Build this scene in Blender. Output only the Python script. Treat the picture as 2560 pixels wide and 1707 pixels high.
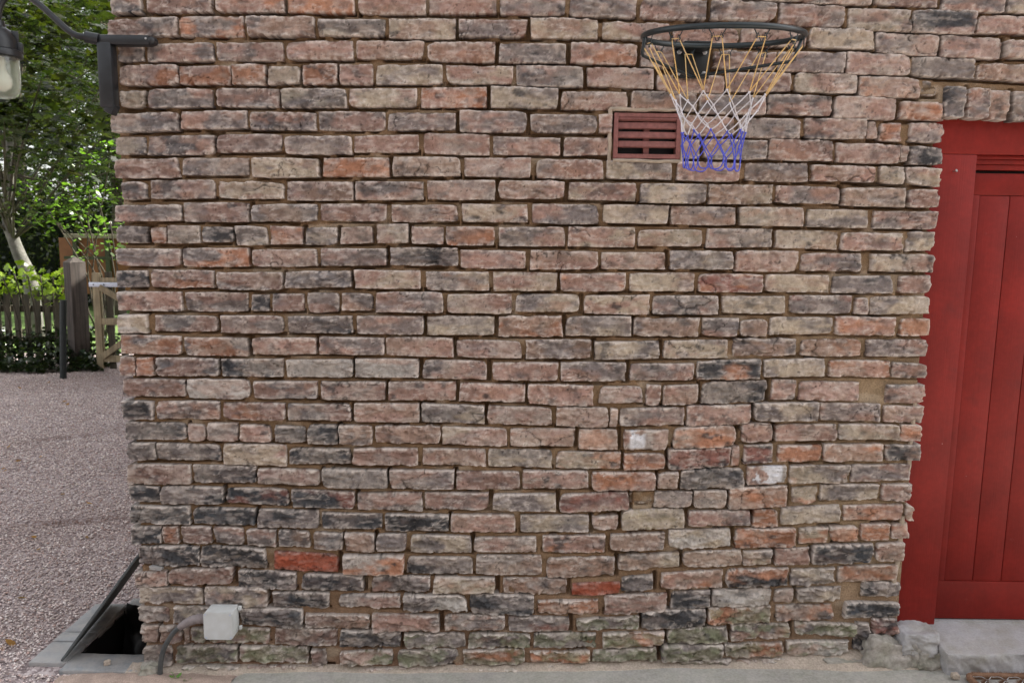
import bpy, bmesh, math, random
import numpy as np
from mathutils import Vector, Matrix, Euler
for o in list(bpy.data.objects): bpy.data.objects.remove(o)
S = bpy.context.scene
COL = S.collection
# ------------------------------------------------------------------ camera
PITCH, ROLL = math.radians(7.9), math.radians(0.8)
cd = bpy.data.cameras.new('camera'); cam = bpy.data.objects.new('camera', cd); COL.objects.link(cam)
cd.sensor_width = 22.3; cd.lens = 22.3 * 1991 / 2560
cd.clip_start = 0.05; cd.clip_end = 1000
cam.matrix_world = Matrix.Translation((0, -2.62, 1.55)) @ (Matrix.Rotation(math.pi/2 - PITCH, 4, 'X') @ Matrix.Rotation(ROLL, 4, 'Z'))
cd.dof.use_dof = True; cd.dof.focus_distance = 2.62; cd.dof.aperture_fstop = 4.5
S.camera = cam
# ------------------------------------------------------------------ sky, sun, exposure
SUN_EL, SUN_AZ = math.radians(47), math.radians(62)      # azimuth measured from +Y towards +X
W = bpy.data.worlds.new('World'); S.world = W; W.use_nodes = True
nt = W.node_tree; nt.nodes.clear()
sky = nt.nodes.new('ShaderNodeTexSky'); sky.sky_type = 'NISHITA'; sky.sun_disc = False
sky.sun_elevation = SUN_EL; sky.sun_rotation = SUN_AZ; sky.dust_density = 3.0; sky.air_density = 1.0
hs = nt.nodes.new('ShaderNodeHueSaturation'); hs.inputs['Saturation'].default_value = 0.17
bg = nt.nodes.new('ShaderNodeBackground'); bg.inputs['Strength'].default_value = 0.12
wo = nt.nodes.new('ShaderNodeOutputWorld')
nt.links.new(sky.outputs[0], hs.inputs['Color']); nt.links.new(hs.outputs[0], bg.inputs['Color']); nt.links.new(bg.outputs[0], wo.inputs[0])
sd = bpy.data.lights.new('sun', 'SUN'); sun = bpy.data.objects.new('sun', sd); COL.objects.link(sun)
sd.energy = 3.5; sd.angle = math.radians(0.5); sd.color = (1.0, 0.95, 0.86)
sdir = Vector((math.sin(SUN_AZ)*math.cos(SUN_EL), math.cos(SUN_AZ)*math.cos(SUN_EL), math.sin(SUN_EL)))
sun.location = sdir * 30
sun.rotation_euler = sdir.to_track_quat('Z', 'Y').to_euler()
S.render.engine = 'CYCLES'
S.view_settings.view_transform = 'Standard'; S.view_settings.look = 'None'; S.view_settings.gamma = 1
S.view_settings.exposure = 2.0
rnd = random.Random(7); rs = np.random.RandomState(11)

# ------------------------------------------------------------------ helpers
def link(o, parent=None):
    COL.objects.link(o)
    if parent: o.parent = parent
    return o
def tag(o, label=None, cat=None, group=None, kind=None):
    if label: o['label'] = label
    if cat: o['category'] = cat
    if group: o['group'] = group
    if kind: o['kind'] = kind
    return o
def empty(name, loc, label, cat, group=None, rz=0):
    o = bpy.data.objects.new(name, None); o.location = loc; o.rotation_euler = (0, 0, rz); o.empty_display_size = .1
    COL.objects.link(o); return tag(o, label, cat, group)
def mesh_np(name, V, F, mat, parent=None, col=None, smooth=True, loops=None, sizes=None):
    """V (n,3); F (m,k) array, or loops + sizes for mixed polygons. Coordinates are world, moved into the parent's frame."""
    me = bpy.data.meshes.new(name)
    V = np.asarray(V, dtype=np.float64)
    if parent is not None: V = V - np.array(parent_loc(parent))
    me.vertices.add(len(V)); me.vertices.foreach_set('co', V.astype(np.float32).ravel())
    if loops is None:
        F = np.asarray(F); m, k = F.shape; loops = F.ravel(); sizes = np.full(m, k)
    starts = np.concatenate([[0], np.cumsum(sizes)[:-1]])
    me.loops.add(len(loops)); me.loops.foreach_set('vertex_index', np.asarray(loops, dtype=np.int32))
    me.polygons.add(len(sizes)); me.polygons.foreach_set('loop_start', starts.astype(np.int32)); me.polygons.foreach_set('loop_total', np.asarray(sizes, dtype=np.int32))
    me.update(calc_edges=True)
    if col is not None:
        a = me.attributes.new('Col', 'FLOAT_COLOR', 'POINT')
        c = np.ones((len(V), 4), dtype=np.float32); c[:, :3] = col; a.data.foreach_set('color', c.ravel())
    if smooth: me.polygons.foreach_set('use_smooth', np.ones(len(sizes), dtype=bool))
    me.materials.append(mat); me.validate()
    o = bpy.data.objects.new(name, me)
    return link(o, parent)
def parent_loc(p):
    l = Vector((0, 0, 0))
    while p is not None: l = l + p.location; p = p.parent
    return l
class MB:
    """collects simple solids into one mesh, world coordinates"""
    def __init__(s): s.bm = bmesh.new()
    def box(s, c, d, rot=None, bevel=0, seg=2, taper=None):
        r = bmesh.ops.create_cube(s.bm, size=1); vs = r['verts']
        M = Matrix.Translation(c) @ (Euler(rot).to_matrix().to_4x4() if rot else Matrix.Identity(4))
        for v in vs: v.co = Vector((v.co.x*d[0], v.co.y*d[1], v.co.z*d[2]))
        if bevel:
            es = list({e for v in vs for e in v.link_edges})
            rb = bmesh.ops.bevel(s.bm, geom=es, offset=bevel, segments=seg, affect='EDGES', profile=.5)
            vs = list({v for f in rb['faces'] for v in f.verts} | {v for v in vs if v.is_valid})
            # include every vertex connected
            st = list(vs); seen = set(st)
            while st:
                v = st.pop()
                for e in v.link_edges:
                    w = e.other_vert(v)
                    if w not in seen: seen.add(w); st.append(w)
            vs = list(seen)
        for v in vs: v.co = M @ v.co
        return vs
    def span(s, a, b, bevel=0, rot=None):
        c = [(a[i]+b[i])/2 for i in range(3)]; d = [abs(b[i]-a[i]) for i in range(3)]
        return s.box(c, d, rot, bevel)
    def tube(s, pts, r, n=12, cap=True, closed=False):
        pts = [Vector(p) for p in pts]; N = len(pts); rr = r if isinstance(r, (list, tuple)) else [r]*N
        rings = []; up = None
        for i, p in enumerate(pts):
            if closed: t = pts[(i+1) % N] - pts[i-1]
            else: t = pts[min(i+1, N-1)] - pts[max(i-1, 0)]
            t.normalize()
            if up is None: up = t.orthogonal().normalized()
            up = (up - t*up.dot(t)).normalized(); sd_ = t.cross(up)
            rings.append([s.bm.verts.new(p + (up*math.cos(2*math.pi*k/n) + sd_*math.sin(2*math.pi*k/n))*rr[i]) for k in range(n)])
        for i in range(N if closed else N-1):
            a, b = rings[i], rings[(i+1) % N]
            off = 0
            if closed and i == N-1:
                off = min(range(n), key=lambda q: (b[q].co - a[0].co).length)
            for k in range(n):
                s.bm.faces.new((a[k], a[(k+1) % n], b[(k+1+off) % n], b[(k+off) % n]))
        if cap and not closed: s.bm.faces.new(rings[0][::-1]); s.bm.faces.new(rings[-1])
    def lathe(s, prof, c, n=32, axis='Z', cap0=False, cap1=False):
        c = Vector(c); rings = []
        for r, z in prof:
            ring = []
            for k in range(n):
                a = 2*math.pi*k/n; q = Vector((r*math.cos(a), r*math.sin(a), z))
                if axis == 'Y': q = Vector((q.x, -q.z, q.y))
                ring.append(s.bm.verts.new(c + q))
            rings.append(ring)
        for a, b in zip(rings, rings[1:]):
            for k in range(n): s.bm.faces.new((a[k], a[(k+1) % n], b[(k+1) % n], b[k]))
        if cap0: s.bm.faces.new(rings[0][::-1])
        if cap1: s.bm.faces.new(rings[-1])
    def prism(s, poly, y0, y1):
        """polygon in (x,z), extruded along y"""
        a = [s.bm.verts.new((x, y0, z)) for x, z in poly]; b = [s.bm.verts.new((x, y1, z)) for x, z in poly]
        s.bm.faces.new(a); s.bm.faces.new(b[::-1])
        for i in range(len(poly)):
            j = (i+1) % len(poly); s.bm.faces.new((a[j], a[i], b[i], b[j]))
    def build(s, name, mat, parent=None, smooth=False, auto=None):
        bmesh.ops.recalc_face_normals(s.bm, faces=s.bm.faces)
        off = parent_loc(parent) if parent else Vector((0, 0, 0))
        for v in s.bm.verts: v.co -= off
        me = bpy.data.meshes.new(name); s.bm.to_mesh(me); s.bm.free()
        if smooth or auto:
            me.polygons.foreach_set('use_smooth', np.ones(len(me.polygons), dtype=bool))
            if auto: me.set_sharp_from_angle(angle=math.radians(auto))
        me.materials.append(mat)
        return link(bpy.data.objects.new(name, me), parent)

_T = np.random.RandomState(3).rand(256, 256)
def vn(x, y):
    xi = np.floor(x).astype(int); yi = np.floor(y).astype(int); fx = x-xi; fy = y-yi
    fx = fx*fx*(3-2*fx); fy = fy*fy*(3-2*fy); a = xi & 255; b = yi & 255; c = (xi+1) & 255; d = (yi+1) & 255
    return (_T[a, b]*(1-fx)+_T[c, b]*fx)*(1-fy) + (_T[a, d]*(1-fx)+_T[c, d]*fx)*fy
def fbm(x, y, o=4, g=.5):
    t = 0; a = 1; n = 0
    for i in range(o): t = t + a*vn(x*2**i+i*17.3, y*2**i+i*9.7); n += a; a *= g
    return t/n
def ss(a, b, x):
    t = np.clip((x-a)/(b-a), 0, 1); return t*t*(3-2*t)

# ------------------------------------------------------------------ materials
def mat(name, color=(.5, .5, .5), rough=.8, metal=0, spec=.5, attr=False, noise=None, bump=None, extra=None):
    """noise: (scale, amount, second colour or None, detail); bump: list of (scale, strength, distance)"""
    m = bpy.data.materials.new(name); m.use_nodes = True; n = m.node_tree.nodes; L = m.node_tree.links
    b = n['Principled BSDF']; b.inputs['Roughness'].default_value = rough; b.inputs['Metallic'].default_value = metal
    b.inputs['Specular IOR Level'].default_value = spec
    tc = n.new('ShaderNodeTexCoord'); gm = n.new('ShaderNodeNewGeometry')
    if attr:
        a = n.new('ShaderNodeAttribute'); a.attribute_name = 'Col'; out = a.outputs['Color']
    else:
        c = n.new('ShaderNodeRGB'); c.outputs[0].default_value = (*color, 1); out = c.outputs[0]
    def tex(scale, detail=6, rough_=.6):
        t = n.new('ShaderNodeTexNoise'); t.inputs['Scale'].default_value = scale; t.inputs['Detail'].default_value = detail
        t.inputs['Roughness'].default_value = rough_; L.new(gm.outputs['Position'], t.inputs['Vector']); return t
    if noise:
        for (sc, am, c2) in (noise if isinstance(noise, list) else [noise]):
            t = tex(sc)
            r = n.new('ShaderNodeValToRGB'); r.color_ramp.elements[0].position = .36; r.color_ramp.elements[1].position = .66
            L.new(t.outputs['Fac'], r.inputs['Fac'])
            mx = n.new('ShaderNodeMix'); mx.data_type = 'RGBA'
            if c2 is None:
                mx.blend_type = 'MULTIPLY'
                r.color_ramp.elements[0].color = (1-am, 1-am, 1-am, 1); r.color_ramp.elements[1].color = (1+am, 1+am, 1+am, 1)
                mx.inputs['Factor'].default_value = 1
                L.new(out, mx.inputs['A']); L.new(r.outputs['Color'], mx.inputs['B'])
            else:
                r.color_ramp.elements[0].color = (0, 0, 0, 1); r.color_ramp.elements[1].color = (am, am, am, 1)
                L.new(r.outputs['Color'], mx.inputs['Factor']); L.new(out, mx.inputs['A']); mx.inputs['B'].default_value = (*c2, 1)
            out = mx.outputs['Result']
    L.new(out, b.inputs['Base Color'])
    last = None
    for (sc, st, di) in (bump or []):
        t = tex(sc, 8, .65); bp = n.new('ShaderNodeBump'); bp.inputs['Strength'].default_value = st; bp.inputs['Distance'].default_value = di
        L.new(t.outputs['Fac'], bp.inputs['Height'])
        if last: L.new(last.outputs['Normal'], bp.inputs['Normal'])
        last = bp
    if last: L.new(last.outputs['Normal'], b.inputs['Normal'])
    if extra: extra(m, n, L, b, out)
    return m
M = {}
M['brick'] = mat('brick', attr=True, rough=.93, spec=.2, noise=[(380, .12, None), (60, .07, None)], bump=[(130, .8, .0045), (480, .6, .002)])
M['mortar'] = mat('mortar', attr=True, rough=.97, spec=.1, noise=[(300, .25, None)], bump=[(220, .8, .004)])
def red_extra(m, n, L, b, out):
    # vertical brush marks and a few pale scuffs
    tc = n.new('ShaderNodeNewGeometry'); mp = n.new('ShaderNodeMapping'); mp.inputs['Scale'].default_value = (260, 260, 5)
    L.new(tc.outputs['Position'], mp.inputs['Vector']); t = n.new('ShaderNodeTexNoise'); t.inputs['Scale'].default_value = 1; t.inputs['Detail'].default_value = 3
    L.new(mp.outputs[0], t.inputs['Vector']); bp = n.new('ShaderNodeBump'); bp.inputs['Strength'].default_value = .35; bp.inputs['Distance'].default_value = .0015
    L.new(t.outputs['Fac'], bp.inputs['Height']); L.new(bp.outputs[0], b.inputs['Normal'])
    s = n.new('ShaderNodeTexNoise'); s.inputs['Scale'].default_value = 17; s.inputs['Detail'].default_value = 9; s.inputs['Roughness'].default_value = .7
    L.new(tc.outputs['Position'], s.inputs['Vector'])
    r = n.new('ShaderNodeValToRGB'); r.color_ramp.elements[0].position = .66; r.color_ramp.elements[1].position = .75
    r.color_ramp.elements[1].color = (.45, .45, .45, 1); L.new(s.outputs['Fac'], r.inputs['Fac'])
    mx = n.new('ShaderNodeMix'); mx.data_type = 'RGBA'; L.new(r.outputs['Color'], mx.inputs['Factor']); L.new(out, mx.inputs['A'])
    mx.inputs['B'].default_value = (.26, .07, .06, 1)
    prev = mx.outputs['Result']
    for (sc, lo, hi, col_) in ((75, .775, .79, (.42, .25, .23, 1)), (11, .60, .80, (.11, .012, .010, 1))):
        s = n.new('ShaderNodeTexNoise'); s.inputs['Scale'].default_value = sc; s.inputs['Detail'].default_value = 4; L.new(tc.outputs['Position'], s.inputs['Vector'])
        r = n.new('ShaderNodeValToRGB'); r.color_ramp.elements[0].position = lo; r.color_ramp.elements[1].position = hi; r.color_ramp.elements[1].color = (.7, .7, .7, 1); L.new(s.outputs['Fac'], r.inputs['Fac'])
        m3 = n.new('ShaderNodeMix'); m3.data_type = 'RGBA'; L.new(r.outputs['Color'], m3.inputs['Factor']); L.new(prev, m3.inputs['A']); m3.inputs['B'].default_value = col_; prev = m3.outputs['Result']
    L.new(prev, b.inputs['Base Color'])
M['red'] = mat('red_paint', (.19, .0135, .0095), rough=.52, spec=.22, noise=[(6, .16, None), (60, .07, None)], extra=red_extra)
M['vent'] = mat('terracotta', (.21, .08, .07), rough=.8, noise=(60, .18, None), bump=[(300, .3, .001)])
M['black'] = mat('black_metal', (.008, .016, .019), rough=.38, spec=.5, noise=(25, .2, None), bump=[(250, .1, .0006)])
M['plate'] = mat('black_plate', (.004, .005, .005), rough=.5)
M['lampmetal'] = mat('lamp_iron', (.012, .0135, .016), rough=.42, noise=(30, .25, None), bump=[(200, .15, .0008)])
M['steel'] = mat('steel', (.5, .5, .5), rough=.35, metal=1)
M['zinc'] = mat('zinc', (.5, .54, .62), rough=.5, metal=.6, noise=(40, .1, None))
M['yellow'] = mat('yellow_cord', (.70, .45, .16), rough=.8, noise=[(40, .2, None), (15, .5, (.55, .42, .26))])
M['white'] = mat('white_cord', (.62, .60, .63), rough=.8, noise=[(40, .15, None), (15, .4, (.48, .44, .42))])
M['blue'] = mat('blue_cord', (.07, .085, .50), rough=.7, noise=(40, .2, None))
M['box'] = mat('grey_plastic', (.56, .575, .57), rough=.5, noise=[(12, .05, None), (35, .35, (.46, .45, .41))])
M['hose'] = mat('grey_hose', (.05, .056, .058), rough=.5, noise=(60, .2, (.2, .18, .16)))
M['tape'] = mat('dusty_sleeve', (.20, .17, .17), rough=.8, noise=(50, .5, (.36, .31, .30)))
M['slate'] = mat('slate', (.23, .24, .25), rough=.75, noise=[(9, .22, None), (22, .7, (.38, .35, .325)), (90, .3, (.42, .39, .36))], bump=[(60, .4, .003)])
M['slatedark'] = mat('dark_slate', (.08, .09, .092), rough=.7, noise=[(20, .25, None)], bump=[(90, .6, .003)])
M['plastic'] = mat('black_sheet', (.014, .014, .015), rough=.4, noise=(12, .4, (.03, .027, .025)))
M['flag'] = mat('paving_stone', (.40, .38, .355), rough=.85, noise=[(5, .2, None), (60, .5, (.27, .26, .22)), (12, .5, (.29, .30, .23)), (35, .5, (.46, .42, .38)), (120, .16, None)], bump=[(80, .25, .002)])
M['step'] = mat('step_stone', (.385, .365, .345), rough=.85, noise=[(4, .12, None), (22, .6, (.27, .26, .22)), (9, .5, (.48, .48, .54)), (150, .1, None)], bump=[(70, .35, .002)])
M['stone'] = mat('rough_stone', (.36, .325, .29), rough=.92, noise=[(9, .15, None), (14, .6, (.20, .21, .14)), (70, .2, None)], bump=[(40, .6, .006), (150, .3, .002)])
M['render'] = mat('lime_fillet', (.42, .345, .285), rough=.95, noise=[(10, .12, None), (25, .4, (.42, .36, .27)), (160, .2, None)], bump=[(60, .5, .004)])
M['white_patch'] = mat('lime_patch', (.7, .66, .64), rough=.9, noise=(30, .15, None), bump=[(90, .6, .003)])
M['gravel'] = mat('gravel_stone', attr=True, rough=.85, noise=(500, .15, None))
M['coir'] = mat('coir', (.20, .105, .06), rough=.95, noise=[(120, .5, (.36, .22, .14)), (600, .3, None)])
M['bark'] = mat('pale_bark', (.15, .14, .125), rough=.9, noise=[(6, .3, None), (25, .5, (.06, .07, .05))], bump=[(25, .6, .02)])
M['darkbark'] = mat('dark_bark', (.06, .05, .035), rough=.95, noise=(12, .3, None), bump=[(30, .6, .02)])
def wood(name, c, c2, sc=9):
    def ex(m, n, L, b, out):
        g = n.new('ShaderNodeTexCoord'); mp = n.new('ShaderNodeMapping'); mp.inputs['Scale'].default_value = (40, 40, 2.2)
        L.new(g.outputs['Object'], mp.inputs['Vector']); t = n.new('ShaderNodeTexNoise'); t.inputs['Scale'].default_value = 1.3; t.inputs['Detail'].default_value = 6
        L.new(mp.outputs[0], t.inputs['Vector']); mx = n.new('ShaderNodeMix'); mx.data_type = 'RGBA'
        r = n.new('ShaderNodeValToRGB'); r.color_ramp.elements[0].position = .4; r.color_ramp.elements[1].position = .65; L.new(t.outputs['Fac'], r.inputs['Fac'])
        L.new(r.outputs['Color'], mx.inputs['Factor']); L.new(out, mx.inputs['A']); mx.inputs['B'].default_value = (*c2, 1)
        L.new(mx.outputs['Result'], b.inputs['Base Color'])
    return mat(name, c, rough=.85, noise=(sc, .2, None), bump=[(60, .3, .003)], extra=ex)
M['picket'] = wood('picket_wood', (.075, .065, .042), (.04, .036, .024))
M['post'] = wood('post_wood', (.07, .056, .048), (.03, .024, .02))
M['gate'] = wood('gate_wood', (.32, .26, .16), (.20, .16, .10))
M['panel'] = mat('orange_board', (.20, .078, .03), rough=.7, noise=[(5, .2, None), (30, .4, (.22, .08, .03))])
M['green_post'] = mat('green_post', (.045, .055, .028), rough=.8, noise=(20, .25, None))
M['capwood'] = mat('cap_wood', (.23, .21, .15), rough=.85, noise=(20, .25, None))
M['pole'] = mat('dark_pole', (.012, .018, .018), rough=.6)
M['grass'] = mat('lawn_grass', (.10, .17, .035), rough=.9, noise=[(3, .3, None), (60, .35, None)])
M['soil'] = mat('soil', (.06, .05, .045), rough=.95, noise=(20, .3, None))
M['roof'] = mat('roof_tile', (.12, .07, .055), rough=.85, noise=(8, .3, None))
def leafmat(name, tint=(1.0, 1.2, .3), tr=.25, rough=.27):
    m = bpy.data.materials.new(name); m.use_nodes = True; n = m.node_tree.nodes; L = m.node_tree.links
    b = n['Principled BSDF']; a = n.new('ShaderNodeAttribute'); a.attribute_name = 'Col'; L.new(a.outputs['Color'], b.inputs['Base Color'])
    b.inputs['Roughness'].default_value = rough; b.inputs['Specular IOR Level'].default_value = .55
    t = n.new('ShaderNodeBsdfTranslucent'); mu = n.new('ShaderNodeMix'); mu.data_type = 'RGBA'; mu.blend_type = 'MULTIPLY'; mu.inputs['Factor'].default_value = 1
    L.new(a.outputs['Color'], mu.inputs['A']); mu.inputs['B'].default_value = (tint[0]*2.4, tint[1]*2.4, tint[2]*2.4, 1); L.new(mu.outputs['Result'], t.inputs['Color'])
    ms = n.new('ShaderNodeMixShader'); ms.inputs[0].default_value = tr; L.new(b.outputs[0], ms.inputs[1]); L.new(t.outputs[0], ms.inputs[2])
    L.new(ms.outputs[0], n['Material Output'].inputs['Surface']); return m
M['leaf'] = leafmat('leaf'); M['ivy'] = leafmat('ivy_leaf', tr=.15, rough=.3)
def glassmat():
    m = bpy.data.materials.new('lamp_glass'); m.use_nodes = True; n = m.node_tree.nodes; L = m.node_tree.links; b = n['Principled BSDF']
    b.inputs['Base Color'].default_value = (.93, .95, .88, 1); b.inputs['Transmission Weight'].default_value = 1; b.inputs['Roughness'].default_value = .12; b.inputs['IOR'].default_value = 1.45
    g = n.new('ShaderNodeNewGeometry'); t = n.new('ShaderNodeTexNoise'); t.inputs['Scale'].default_value = 70; t.inputs['Detail'].default_value = 5; L.new(g.outputs['Position'], t.inputs['Vector'])
    bp = n.new('ShaderNodeBump'); bp.inputs['Strength'].default_value = .5; bp.inputs['Distance'].default_value = .003; L.new(t.outputs['Fac'], bp.inputs['Height']); L.new(bp.outputs[0], b.inputs['Normal'])
    d = n.new('ShaderNodeBsdfTranslucent'); d.inputs['Color'].default_value = (.85, .86, .78, 1)
    e = n.new('ShaderNodeBsdfDiffuse'); e.inputs['Color'].default_value = (.75, .76, .7, 1)
    m1 = n.new('ShaderNodeMixShader'); L.new(d.outputs[0], m1.inputs[1]); L.new(e.outputs[0], m1.inputs[2])
    m2 = n.new('ShaderNodeMixShader'); m2.inputs[0].default_value = .08; L.new(b.outputs[0], m2.inputs[1]); L.new(m1.outputs[0], m2.inputs[2])
    L.new(m2.outputs[0], n['Material Output'].inputs['Surface']); return m
M['glass'] = glassmat()
M['bulb'] = mat('bulb', (.85, .85, .8), rough=.2)
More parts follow.
